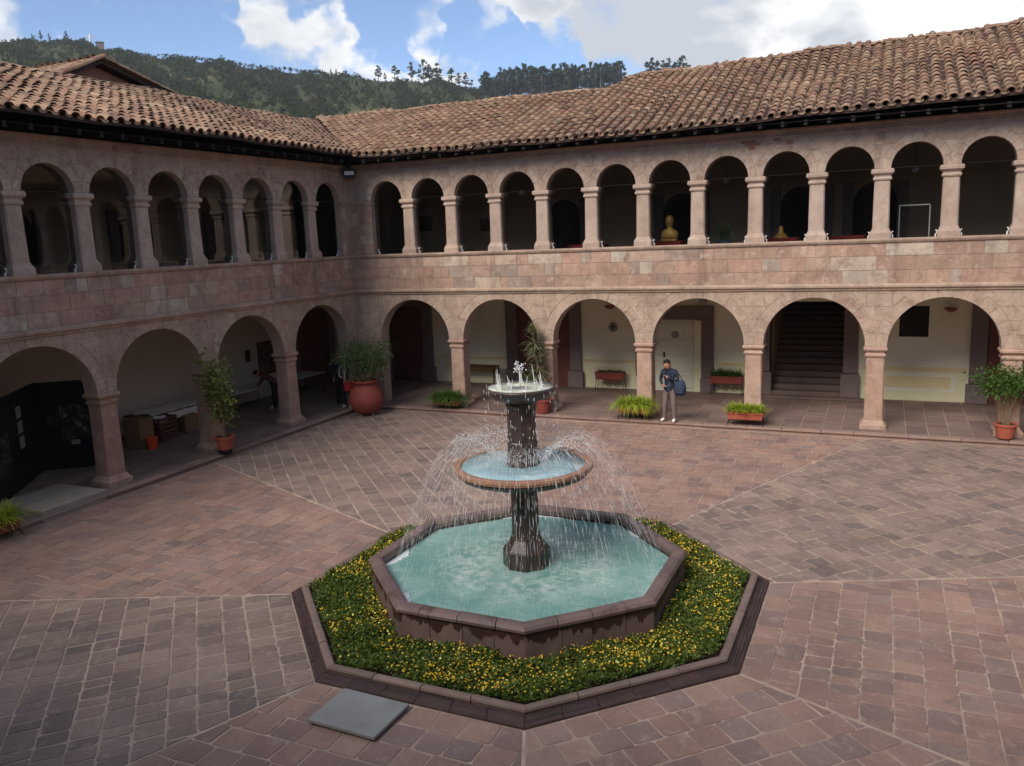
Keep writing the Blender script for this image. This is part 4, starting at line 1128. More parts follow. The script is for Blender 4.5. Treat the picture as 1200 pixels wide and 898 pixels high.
# ------------------------------------------------------------------ flower bed round the fountain
fb = thing('flower_bed', 'octagonal bed of yellow flowers with stone border around the fountain', 'flower bed', (FC[0], FC[1]-3.4, 0), world=True)
KR, KI = BED_R-.18, BED_R-.30
for k in range(8):
    A, B = rad(22.5+45*k), rad(22.5+45*(k+1))
    def P(R, t, z):
        p = np.array([R*math.cos(A), R*math.sin(A)])*(1-t)+np.array([R*math.cos(B), R*math.sin(B)])*t
        return (FC[0]+p[0], FC[1]+p[1], z)
    n = 4
    for i in range(n):
        t0, t1 = i/n+(.0025 if i else 0), (i+1)/n-(.0025 if i < n-1 else 0); zz = rnd.uniform(-.004, .004)
        prof = [(KI, .0), (KI, .115), (KI+.025, .138), (KI+.085, .142), (KR+.002, .128), (KR+.010, .10), (KR-.01, .08), (KR-.01, .0)]
        MB().loft([[P(R, t, z+zz) for R, z in prof] for t in (t0, t1)]).build('kerb_stone', 'bed_kerb', fb)
    # dark stepped skirt outside the kerb: three courses
    for c, (ra, rb, za, zb) in enumerate(((KR-.008, KR+.042, .0, .062), (KR+.044, KR+.087, .0, .05), (KR+.089, KR+.132, .0, .04), (KR+.134, BED_R, .0, .03))):
        m = 6
        for i in range(m):
            t0, t1 = i/m+.0015, (i+1)/m-.0015; zz = rnd.uniform(-.005, .005)
            MB().loft([[P(ra, t, -.01), P(rb, t, -.01), P(rb, t, zb-.012+zz), P(rb-.01, t, zb+zz), P(ra, t, zb+.006+zz)] for t in (t0, t1)]).build('skirt_stone', 'bed_step', fb)
mb = MB(); a, b = octa(KI+.02, .03), octa(PR-.1, .03)
for k in range(8): mb.add([a[k], a[(k+1) % 8], b[(k+1) % 8], b[k]], [(0, 1, 2, 3)])
mb.build('soil', 'soil', fb)
def bed_points(n, margin=.03):
    out = []
    while len(out) < n:
        P = rng.uniform(-KI, KI, (n*2, 2)); an = np.arctan2(P[:, 1], P[:, 0]); r = np.hypot(P[:, 0], P[:, 1])
        ap = np.cos(((an+math.pi/8) % (math.pi/4))-math.pi/8)*r      # distance along the nearest face normal
        ok = (ap < KI*C22-margin) & (ap > (PR-.055)*C22+.02)
        out += P[ok].tolist()
    return np.array(out[:n])
def mound(P): return .05*np.sin(P[:, 0]*3.1+1)*np.cos(P[:, 1]*2.7)+.03*np.sin(P[:, 0]*7.3)*np.sin(P[:, 1]*8.1+2)
n = 70000; P = bed_points(n); q_ = np.sin(P[:, 0]*6.1+1.3)*np.sin(P[:, 1]*5.7)+.7*np.sin(P[:, 0]*11.3+P[:, 1]*9.1)+rng.normal(0, .9, n); P = P[q_ > -1.05]; n = len(P); base = .03+np.clip(mound(P)+.04, 0, .08); hgt = rng.uniform(0, 1, n)**.7*(.075+.06*np.clip(np.sin(P[:, 0]*9.7)*np.sin(P[:, 1]*8.9+.7)+.3*rng.normal(size=n), 0, 1))
Pz = np.c_[P+np.array(FC), base+hgt]; Dd = np.c_[rng.normal(0, .8, (n, 2)), rng.uniform(.05, .9, n)]
Vv, Ff = leaf_arrays(Pz, Dd, rng.uniform(.035, .08, n), rng.uniform(.02, .038, n))
tag(place('foliage', np_mesh('foliage', Vv, Ff, 'leaf_bed'), fb), kind='stuff')
n = 5600; P = bed_points(n*2, .05); nz = np.sin(P[:, 0]*2.1+.5)*np.sin(P[:, 1]*1.9+1.2)+.6*np.sin(P[:, 0]*5.3)*np.cos(P[:, 1]*4.7)+rng.normal(0, .7, len(P))
P = P[np.argsort(-nz)][:n]; z = .045+np.clip(mound(P)+.04, 0, .08)+rng.uniform(.07, .13, n)
V, F, Mi = [], [], []
for i in range(n):
    r = rnd.uniform(.006, .015); tx, ty = rng.normal(0, .4, 2); k = len(V); c = np.array([P[i, 0]+FC[0], P[i, 1]+FC[1], z[i]])
    for q in range(6):
        a = q*math.pi/3+i; dx, dy = r*math.cos(a), r*math.sin(a); V.append(c+np.array([dx, dy, dx*tx+dy*ty]))
    V.append(c+np.array([0, 0, -.006]))
    for q in range(6): F.append((k+q, k+(q+1) % 6, k+6)); Mi.append(0 if i % 5 else 1)
tag(place('blossoms', np_mesh('blossoms', V, F, ['flower_yellow', 'flower_pale'], Mi), fb), kind='stuff')

# drain cover
dc = thing('drain_cover', 'raised flat grey square cover slab on the paving beside the flower bed', 'cover', (10.9, -16.02, 0), rz=rad(-1.5))
MB().cbox(-.47, .47, -.36, .36, .03, .075, .006).build('slab', 'grey_slab', dc)
MB().box(-.44, .44, -.33, .33, -.02, .029).build('frame', 'dark_metal', dc)
# concrete step at the left walkway
st = thing('concrete_step', 'low worn concrete step slab on the walkway edge below the display boards', 'step', (-.25, -11.6, 0))
MB().cbox(-.72, .80, -.85, .72, -.02, .27, .02).build('slab', 'concrete', st)

# ------------------------------------------------------------------ plants in pots
def stems(mb, n, z0, z1, sp, r, seed, base_r=.04):
    q = random.Random(seed); tips = []
    for i in range(n):
        a = q.uniform(0, 6.28); d = sp*math.sqrt(q.random()); b = base_r*q.random()
        p = [(b*math.cos(a), b*math.sin(a), z0)]
        for t in (.35, .7, 1): p.append((b*math.cos(a)+d*math.cos(a)*t**1.2+q.uniform(-.03, .03), b*math.sin(a)+d*math.sin(a)*t**1.2+q.uniform(-.03, .03), z0+(z1-z0)*t*q.uniform(.85, 1.05)))
        mb.tube(p, [r, r*.8, r*.6, r*.35], 5); tips.append(p)
    return tips
def crown(name, mat, parent, centres, n, spread, L, Wd, up=.3, droop=.15):
    C = np.array(centres); i = rng.integers(0, len(C), n)
    off = rng.normal(0, 1, (n, 3))*np.array(spread); P = C[i]+off
    Dd = unit(off+rng.normal(0, .05, (n, 3)))+rng.normal(0, .45, (n, 3))+np.array([0, 0, up])
    V, F = leaf_arrays(P, Dd, rng.uniform(L[0], L[1], n), rng.uniform(Wd[0], Wd[1], n), droop=droop)
    return place(name, np_mesh(name, V, F, mat), parent)
def fern(name, mat, parent, z, rx, ry, n, L, droop=.5, wl=.03):
    P = np.c_[rng.uniform(-rx, rx, n), rng.uniform(-ry, ry, n)*1.3, np.full(n, z)]
    V, F = [], []
    for p in P:
        a = rng.uniform(0, 6.28); out = np.array([math.cos(a), math.sin(a)]); l = rng.uniform(*L); k0 = rng.uniform(.35, 1.1)
        pts = [p+np.array([*(out*l*k0*t), l*(t*1.05-droop*t*t*1.1*k0)]) for t in (0, .3, .6, .85, 1)]
        sd = np.array([-out[1], out[0], 0])
        for j in range(4):
            w = wl*(1-.22*j); w2 = wl*(1-.22*(j+1)); k = len(V)
            V += [pts[j]-sd*w/2, pts[j]+sd*w/2, pts[j+1]+sd*w2/2, pts[j+1]-sd*w2/2]; F.append((k, k+1, k+2, k+3))
    return place(name, np_mesh(name, V, F, mat), parent)
def round_pot(parent, r, h, mat, z0=0.0, soil=True):
    MB().lathe([(r*.62, 0), (r*.66, .02), (r*.9, h*.8), (r*.93, h*.84), (r, h*.86), (r*1.02, h*.98), (r*.98, h), (r*.88, h), (r*.86, h*.9), (0.001, h*.88)], 28, (0, 0, z0)).build('pot', mat, parent, smooth=False)
    if soil: MB().lathe([(r*.87, h*.80), (r*.87, h*.91), (0.001, h*.93)], 20, (0, 0, z0)).build('soil', 'soil', parent)
def iron_stand(parent, w, d, h):
    for sx in (-1, 1):
        for sy in (-1, 1):
            MB().tube([(sx*w*.9, sy*d*.8, h), (sx*w*.95, sy*d*.9, h*.5), (sx*w, sy*d, .005)], .011, 6).build('stand_leg', 'dark_metal', parent)
    m = MB()
    for sy in (-1, 1): m.tube([(-w*.9, sy*d*.8, h-.01), (w*.9, sy*d*.8, h-.01)], .012, 6)
    for sx in (-1, 1): m.tube([(sx*w*.9, -d*.8, h-.012), (sx*w*.9, d*.8, h-.012)], .012, 6)
    m.build('stand_rail', 'dark_metal', parent)
    for k in range(3):
        c = (-w*.55+k*w*.55, -d*.82, h*.55); pts = [(c[0]+.11*math.cos(t)*(1-t/12), c[1], c[2]+.11*math.sin(t)*(1-t/12)) for t in np.linspace(0, 9, 22)]
        MB().tube(pts, .008, 5).build('stand_scroll', 'dark_metal', parent)
def box_planter(label, loc, rz, w, d, h, hs, mat, leaf, ln, ll, droop, wl=.03, group=None, leafname='foliage'):
    t = thing('planter_box', label, 'planter', loc, rz, group)
    m = MB(); m.loft([[(-w*.94, -d*.9, hs), (w*.94, -d*.9, hs), (w*.94, d*.9, hs), (-w*.94, d*.9, hs)], [(-w, -d, hs+h), (w, -d, hs+h), (w, d, hs+h), (-w, d, hs+h)], [(-w+.025, -d+.025, hs+h), (w-.025, -d+.025, hs+h), (w-.025, d-.025, hs+h), (-w+.025, d-.025, hs+h)], [(-w+.03, -d+.03, hs+h-.04), (w-.03, -d+.03, hs+h-.04), (w-.03, d-.03, hs+h-.04), (-w+.03, d-.03, hs+h-.04)]])
    b = m.build('trough', mat, t)
    MB().cbox(-w-.012, w+.012, -d-.012, -d+.012, hs+h-.05, hs+h+.006, .004).build('trough_lip', mat, b)
    if hs > .1: iron_stand(t, w, d, hs)
    fern(leafname, leaf, t, hs+h-.04, w*.85, d*.7, ln, ll, droop, wl)
    return t
box_planter('terracotta trough of dark green ferns on a stand beside the red jar arch', (3.58, -.42, FZ), 0, .46, .16, .15, .12, 'brown_clay', 'leaf_green', 800, (.4, .74), 1.0, .03)
box_planter('terracotta trough overflowing with lime green ferns left of the standing man', (9.82, -.42, FZ), 0, .46, .16, .16, .2, 'terracotta', 'leaf_yellowgreen', 820, (.4, .74), 1.05, .03)
box_planter('terracotta trough with short upright yellow-green plants right of the standing man', (12.98, -.42, FZ), 0, .48, .16, .2, .18, 'terracotta', 'leaf_yellowgreen', 900, (.28, .46), .75, .028)
box_planter('red clay trough with sparse plants on scrolled iron stand below the round plaque', (7.78, 3.72, FZ), 0, .52, .15, .24, .40, 'red_clay', 'leaf_dark', 300, (.1, .24), .7)
box_planter('red clay trough with bushy green plant on iron stand right of the pale door', (11.75, 3.72, FZ), 0, .52, .15, .24, .40, 'red_clay', 'leaf_green', 420, (.2, .5), .8)
box_planter('clay trough of golden green ferns at the end of the concrete step', (.5, -13.6, 0), rad(90), .6, .2, .2, .12, 'brown_clay', 'leaf_yellowgreen', 700, (.4, .75), .9)

t = thing('potted_tree', 'tall ficus with variegated yellow-green leaves in a terracotta pot on the kerb', 'potted plant', (.52, -7.12, FZ))
MB().lathe([(.17, 0), (.17, .10), (.15, .12), (.001, .12)], 16).build('stand', 'dark_metal', t)
round_pot(t, .27, .36, 'terracotta', .12)
mb = MB(); tips = []
for i, (dx, dy, tz) in enumerate(((-.35, -.1, 2.5), (-.12, .1, 2.3), (.15, 0, 2.2), (-.05, -.12, 1.9), (.08, .1, 1.5), (-.28, .05, 1.8))):
    pts = [(rnd.uniform(-.05, .05), rnd.uniform(-.05, .05), .42)]+[(dx*q+rnd.uniform(-.05, .05), dy*q+rnd.uniform(-.05, .05), .42+(tz-.42)*q) for q in (.3, .55, .8, 1)]
    mb.tube(pts, [.024, .021, .018, .012, .006], 6); tips.append(pts)
mb.build('trunk', 'bark', t)
cs = [p for q in tips for p in q[2:]]+[tuple(np.array(q[3])*.5+np.array(q[4])*.5) for q in tips]+[tuple(np.array(q[2])*.5+np.array(q[3])*.5) for q in tips]
crown('foliage', 'leaf_ficus', t, cs, 900, (.12, .12, .14), (.10, .18), (.05, .085))

t = thing('potted_bush', 'large bushy plant in a big round red clay jar at the inner corner', 'potted plant', (1.2, -1.5, 0))
MB().lathe([(.24, .06), (.30, .09), (.44, .2), (.535, .38), (.555, .55), (.52, .74), (.42, .90), (.345, .97), (.33, 1.02), (.36, 1.06), (.41, 1.09), (.43, 1.12), (.42, 1.15), (.36, 1.15), (.31, 1.08), (.001, 1.04)], 36).build('jar', 'red_clay', t, smooth=True)
for a in (0, 2.1, 4.2): MB().lathe([(.06, 0), (.07, .10)], 8, (.22*math.cos(a), .22*math.sin(a), 0)).build('foot', 'concrete', t)
mb = MB(); tp = stems(mb, 22, 1.03, 2.1, .58, .016, 5, .2); mb.build('stems', 'bark', t)
crown('foliage', 'leaf_dark', t, [p[k] for p in tp for k in (2, 3)], 3600, (.17, .17, .2), (.08, .17), (.02, .045), up=.2, droop=.3)
crown('dry_leaves', 'leaf_spiky', t, [p[k] for p in tp for k in (1, 2)], 260, (.2, .2, .2), (.06, .14), (.015, .03))

t = thing('spiky_plant', 'tall leaning yucca with narrow spiky leaves in a red pot behind the fountain', 'potted plant', (6.9, -.35, FZ))
round_pot(t, .30, .42, 'red_clay', .03)
MB().lathe([(.2, 0), (.22, .035)], 14).build('saucer', 'brown_clay', t)
tr = [(0, 0, .4), (-.02, 0, .9), (-.1, .02, 1.5), (-.2, .02, 2.1), (-.3, 0, 2.62)]
MB().tube(tr, [.04, .036, .032, .03, .02], 8).build('trunk', 'bark', t)
V, F = [], []
for i in range(420):
    q = rnd.random()**.8; j = min(int(q*4), 3); f = q*4-j; c = np.array(tr[j])*(1-f)+np.array(tr[j+1])*f
    if c[2] < .75: continue
    a = rnd.uniform(0, 6.28); el = rnd.uniform(-.55, .35) if q < .85 else rnd.uniform(0, 1.3); L = rnd.uniform(.34, .58)*(.7 if q > .85 else 1)
    d = np.array([math.cos(a)*math.cos(el), math.sin(a)*math.cos(el), math.sin(el)]); sd = np.array([-math.sin(a), math.cos(a), 0]); k = len(V)
    V += [c-sd*.018, c+sd*.018, c+d*L*.55+sd*.017+np.array([0, 0, .03]), c+d*L*.55-sd*.013+np.array([0, 0, .03])]; F.append((k, k+1, k+2, k+3))
    V += [c+d*L+np.array([0, 0, -.05*L]), c+d*L+sd*.002+np.array([0, 0, -.05*L])]; F.append((k+3, k+2, k+5, k+4))
place('foliage', np_mesh('foliage', V, F, 'leaf_spiky'), t)
t2 = thing('potted_shrub', 'small red-leaved shrub low behind the fountain beside the yucca', 'potted plant', (6.45, -.2, FZ))
round_pot(t2, .22, .3, 'terracotta')
mb = MB(); tp = stems(mb, 8, .28, 1.0, .25, .012, 9); mb.build('stems', 'bark', t2)
crown('foliage', 'leaf_dark', t2, [p[3] for p in tp], 240, (.12, .12, .12), (.06, .12), (.03, .05))

t = thing('potted_tree', 'round-headed shrub on bare thin stems in a terracotta bowl at the last column', 'potted plant', (19.2, -.38, FZ))
MB().lathe([(.16, 0), (.18, .03), (.14, .05)], 14).build('stand', 'dark_metal', t)
round_pot(t, .30, .40, 'terracotta', .04)
mb = MB(); tp = stems(mb, 9, .40, 1.55, .5, .018, 15, .1); mb.build('stems', 'bark', t)
cs = [p[3] for p in tp]+[(x, y, z) for x, y, z in ((-.6, 0, 1.65), (-.3, .1, 1.8), (0, -.1, 1.72), (.3, 0, 1.8), (.55, .1, 1.6), (.65, 0, 1.35), (-.1, .2, 1.55), (.35, -.2, 1.5))]
crown('foliage', 'leaf_green', t, cs, 1700, (.15, .15, .13), (.08, .16), (.035, .07), droop=.3)
t.scale = (.88, .88, .92)

# ------------------------------------------------------------------ furniture and displays of the left gallery
def folding_table(label, x, y, rz, w, d, top='pale_table', h=.74):
    t = thing('folding_table', label, 'table', (x, y, FZ), rz)
    MB().cbox(-w/2, w/2, -d/2, d/2, h-.035, h, .006).build('tabletop', top, t)
    for sx in (-1, 1):
        for sy in (-1, 1): MB().tube([(sx*(w/2-.15), sy*(d/2-.08), h-.03), (sx*(w/2-.1), sy*(d/2-.06), .0)], .014, 6).build('leg', 'dark_metal', t)
    return t
folding_table('long pale folding table along the plastered wall beside the bending person', -3.05, -2.75, rad(90), 3.2, .95)
folding_table('pale folding table set across the dark passage behind the column', -2.9, .5, rad(90), 1.5, .9)
folding_table('low table loaded with boxes under a crumpled white cloth', -3.2, -5.6, rad(90), 2.2, .95, 'crate_brown', .70)
def cloth():
    V, F = [], []; nx, ny = 26, 14
    for i in range(nx+1):
        for j in range(ny+1):
            x = -1.05+2.1*i/nx; y = -.56+1.1*j/ny
            z = .015+.05*abs(math.sin(x*3.3+y*2))*(.5+.5*math.sin(y*5+1))+.02*math.sin(x*9+y*7)
            if y < -.46: z = -.22*((-.46-y)/.1)+.02*math.sin(x*11)
            V.append((x, y, z)); 
    for i in range(nx):
        for j in range(ny): k = i*(ny+1)+j; F.append((k, k+ny+1, k+ny+2, k+1))
    me = np_mesh('white_cloth', V, F, 'white_cloth', smooth=True); return me
c = place('white_cloth', cloth(), None, (-3.2, -5.45, FZ+.705), rad(90)); tag(c, 'crumpled white cloth lying over the box-laden low table', 'cloth')
m = c.modifiers.new('thickness', 'SOLIDIFY'); m.thickness = .006
def carton(label, x, y, w, d, h, rz, mat='cardboard', cat='box'):
    t = thing('cardboard_box', label, cat, (x, y, FZ), rz)
    MB().cbox(-w/2, w/2, -d/2, d/2, 0, h, .008).build('body', mat, t)
    for s in (-1, 1): MB().box(-w/2, w/2, s*d/2*.52-d*.235, s*d/2*.52+d*.235, h+.002, h+.008).build('flap', mat, t)
    return t
carton('tall brown cardboard box beside the stone column and the orange bucket', -2.45, -7.25, .55, .5, .8, .1)
carton('brown cardboard box under the white cloth table', -2.75, -5.3, .6, .45, .5, -.1)
def crate(label, x, y, z, rz):
    t = thing('wooden_crate', label, 'crate', (x, y, z), rz); w, d, h = .62, .42, .34
    for sx in (-1, 1):
        for sy in (-1, 1): MB().box(sx*(w/2-.02)-.02, sx*(w/2-.02)+.02, sy*(d/2-.02)-.02, sy*(d/2-.02)+.02, 0, h).build('post', 'crate_brown', t)
    for k in range(3):
        z0 = .02+k*.11
        for sy in (-1, 1): MB().box(-w/2, w/2, sy*(d/2+.008)-.008, sy*(d/2+.008)+.008, z0, z0+.08).build('slat', 'crate_brown', t)
        for sx in (-1, 1): MB().box(sx*(w/2+.008)-.008, sx*(w/2+.008)+.008, -d/2, d/2, z0, z0+.08).build('slat', 'crate_brown', t)
    MB().box(-w/2+.002, w/2-.002, -d/2+.002, d/2-.002, 0.001, .018).build('bottom', 'crate_brown', t)
crate('dark slatted wooden crate on the floor, lower of the stacked pair', -2.5, -6.35, FZ, rad(95))
crate('dark slatted wooden crate on top of the stacked pair', -2.52, -6.33, FZ+.345, rad(88))
bk = thing('bucket', 'bright orange plastic bucket on the gallery floor beside cardboard box', 'bucket', (-1.95, -7.3, FZ))
MB().lathe([(.115, 0), (.16, .30), (.17, .305), (.17, .325), (.15, .325), (.11, .02), (.001, .02)], 24).build('body', 'orange_plastic', bk)
MB().tube([(.16*math.cos(a), .02, .31+.05*math.sin(a)) for a in np.linspace(0, math.pi, 9)], .005, 5).build('handle', 'steel', bk)
def display_panel(label, p, q, h, seed):
    p, q = np.array(p), np.array(q); L = np.linalg.norm(q-p); rz = math.atan2(q[1]-p[1], q[0]-p[0]); r = random.Random(seed)
    t = thing('display_board', label, 'display board', (p[0], p[1], FZ), rz)
    MB().cbox(0, L, -.03, .03, .0, h, .005).build('board', 'black_board', t)
    return t, L
t, L = display_panel('black display board with a column of three small prints and a faded photograph', (-.85, -12.6), (-2.95, -9.85), 2.25, 1)
for k in range(3): MB().box(L*.60, L*.60+.30, -.038, -.031, 1.62-.36*k, 1.90-.36*k).build('print', 'paper', t)
MB().box(L*.12, L*.12+1.0, -.038, -.031, .55, 1.45).build('photograph', 'photo_print', t)
t, L = display_panel('black display board hung with dim photographs and a small white card', (-2.97, -9.82), (-1.75, -8.95), 2.25, 2)
MB().box(.55, 1.2, -.038, -.031, .75, 1.65).build('photograph', 'photo_print', t)
MB().box(.75, .95, -.046, -.039, .62, .74).build('card', 'paper', t)
MB().box(.25, .5, -.038, -.031, 1.1, 1.4).build('print', 'photo_print', t)
def framed(label, T, flip, u0, u1, z0, z1, w, frame='crate_brown', canvas='painting_canvas', cat='painting'):
    C = T((u0+u1)/2, w, z0); t = thing('framed_painting', label, cat, C, world=True)
    MB().box(u0+.05, u1-.05, w-.02, w-.004, z0+.05, z1-.05).build('canvas', canvas, t, T, flip)
    for a, b, c, d in ((u0, u1, z0, z0+.06), (u0, u1, z1-.06, z1), (u0, u0+.06, z0+.061, z1-.061), (u1-.06, u1, z0+.061, z1-.061)):
        MB().cbox(a, b, w-.05, w-.003, c, d, .008).build('frame', frame, t, T, flip)
framed('dark framed painting on the plastered wall above the bending person', T_left, True, -.75, .42, .92, 2.12, 4.1)
framed('small faint framed print on the plastered wall left of the dark painting', T_left, True, .75, 1.15, 1.45, 2.0, 4.1, 'plaster_grey', 'photo_print', 'print')
framed('small dark picture on the upper gallery wall behind the second glazed arch', T_back, False, .2, .85, 5.84, 6.4, 4.1)
framed('dark picture on the upper gallery wall behind the third glazed arch', T_back, False, 2.85, 3.4, 5.74, 6.2, 4.1)

# lamps and fittings
def sconce(label, x, y, z, rz):
    t = thing('wall_lamp', label, 'lamp', (x, y, z), rz)
    MB().lathe([(.02, 0), (.10, .03), (.17, .09), (.19, .13), (.17, .13), (.02, .04)], 20).build('shade', 'brown_clay', t)
    MB().tube([(0, .0, .08), (0, .17, .02)], .014, 6).build('arm', 'dark_metal', t)
sconce('clay dome wall lamp beside the shuttered window', 18.15, 3.90, 2.84, 0)
sconce('clay dome wall lamp beside the first brown door', 2.55, 3.90, 2.84, 0)
sconce('clay dome wall lamp above the round plaque', 7.75, 3.90, 2.92, 0)
t = thing('floodlight', 'grey floodlight with pale lens under the eaves at the inner corner', 'floodlight', (.30, -.27, 7.72), rad(35))
MB().cbox(-.19, .19, -.08, .08, -.12, .14, .012).build('housing', 'dark_metal', t)
MB().box(-.15, .15, -.088, -.079, -.03, .09).build('lens', 'white_metal', t)
MB().tube([(-.19, 0, 0), (-.24, .06, .1), (-.24, .2, .22), (.24, .2, .22), (.24, .06, .1), (.19, 0, 0)], .012, 6).build('bracket', 'dark_metal', t)
MB().box(-.05, .05, .14, .3, .19, .28).build('mount', 'dark_metal', t)
t = thing('wall_plaque', 'round pale plaque with a dark cross on the white wall over planter', 'plaque', (7.80, 4.09, 2.28))
tt = lambda x, y, z: (x, -z, y)
MB().lathe([(.17, 0), (.17, .02), (.155, .03)], 24).build('disc', 'paper', t, T=tt)
MB().cbox(-.02, .02, -.045, -.031, -.11, .11, .004).build('cross_upright', 'dark_metal', t)
MB().cbox(-.09, .09, -.046, -.0311, .0, .04, .004).build('cross_arm', 'dark_metal', t)
t = thing('security_light', 'small dark box light on the wall above the pale door', 'light', (10.9, 4.09, 3.14))
MB().cbox(-.12, .12, -.12, -.003, 0, .09, .008).build('body', 'dark_metal', t)
MB().box(-.1, .1, -.125, -.1205, .015, .075).build('lens', 'steel', t)
def gallery_lamp(label, p):
    t = thing('pendant_lamp', label, 'lamp', p)
    MB().tube([(0, 0, .09), (0, 0, 8.04-p[2])], .006, 5).build('cord', 'dark_metal', t)
    MB().sphere((0, 0, 0), .09, 14, 8).build('globe', 'white_metal', t, smooth=True)
gallery_lamp('white globe lamp hanging inside the upper gallery behind the fourth glazed arch', (5.25, 2.4, 6.95))
gallery_lamp('white globe lamp hanging inside the upper gallery behind the eighth glazed arch', (11.9, 2.4, 6.92))
gallery_lamp('white globe lamp hanging inside the upper gallery behind the eleventh glazed arch', (17.0, 2.4, 6.90))
gallery_lamp('white globe lamp hanging inside the left upper gallery', (-2.4, -8.1, 6.95))
# exhibits of the upper gallery
def plinth(label, x, y, w, h):
    t = thing('draped_plinth', label, 'plinth', (x, y, 4.2)); n = 24
    rings = []
    for z, s in ((0, 1.12), (.2, 1.06), (h-.03, 1.0), (h, .98)):
        rings.append([((abs(math.cos(a))**.35*math.copysign(1, math.cos(a)))*w*(s+.02*math.sin(a*12)*(h-z)), (abs(math.sin(a))**.35*math.copysign(1, math.sin(a)))*w*.7*(s+.02*math.sin(a*12)*(h-z)), z) for a in [2*math.pi*i/n for i in range(n)]])
    MB().loft(rings).build('drape', 'red_cloth', t)
    return t
plinth('red draped plinth carrying the golden bust in the upper gallery', 10.42, 1.5, .42, 1.0)
t = thing('bust', 'small golden bust on a red draped plinth behind the upper glass', 'bust', (10.42, 1.5, 5.2))
MB().cbox(-.24, .24, -.16, .16, 0, .06, .01).build('socle', 'gold', t)
MB().loft([[(rx*math.cos(a), ry*math.sin(a)-.0, z) for a in [2*math.pi*i/18 for i in range(18)]] for rx, ry, z in ((.25, .15, .06), (.265, .16, .14), (.255, .15, .24), (.21, .13, .31), (.12, .10, .355), (.082, .085, .39), (.082, .088, .43), (.105, .118, .48), (.122, .132, .56), (.124, .132, .63), (.105, .115, .70), (.06, .07, .745), (.01, .01, .76))]).build('figure', 'gold', t, smooth=True)
MB().tube([(0, -.12, .60), (0, -.155, .555), (0, -.13, .545)], [.014, .022, .012], 6).build('nose', 'gold', t, smooth=True)
plinth('red draped exhibit table behind the fifth glazed arch', 7.8, 1.6, .6, .98)
plinth('red draped exhibit table with a small gold piece behind the ninth glazed arch', 13.6, 1.6, .5, .98)
plinth('red draped exhibit table behind the tenth glazed arch', 15.3, 1.6, .55, .98)
t = thing('exhibit', 'small stepped golden piece on the red table behind the ninth arch', 'exhibit', (13.6, 1.6, 5.18))
MB().lathe([(.2, 0), (.2, .05), (.14, .06), (.14, .12), (.08, .13), (.05, .3), (.02, .34)], 14).build('body', 'gold', t)
t = thing('white_stand', 'thin white upright display stand standing behind the eleventh glazed arch', 'stand', (17.0, 1.2, 4.2))
for a in (-.36, .36): MB().tube([(a, 0, 0), (a, 0, 1.72)], .014, 6).build('upright', 'white_metal', t)
MB().tube([(-.36, 0, 1.72), (.36, 0, 1.72)], .014, 6).build('crossbar', 'white_metal', t)
for a in (-.36, .36): MB().box(a-.03, a+.03, -.2, .2, 0, .025).build('foot', 'white_metal', t)
# bench and little table in the lower gallery
t = thing('small_table', 'small wooden table against the white wall behind the first column', 'table', (2.75, 3.6, FZ))
MB().cbox(-.75, .75, -.25, .25, .70, .74, .008).build('tabletop', 'crate_brown', t)
for sx in (-.7, .7):
    for sy in (-.2, .2): MB().box(sx-.02, sx+.02, sy-.02, sy+.02, 0, .70).build('leg', 'dark_wood', t)

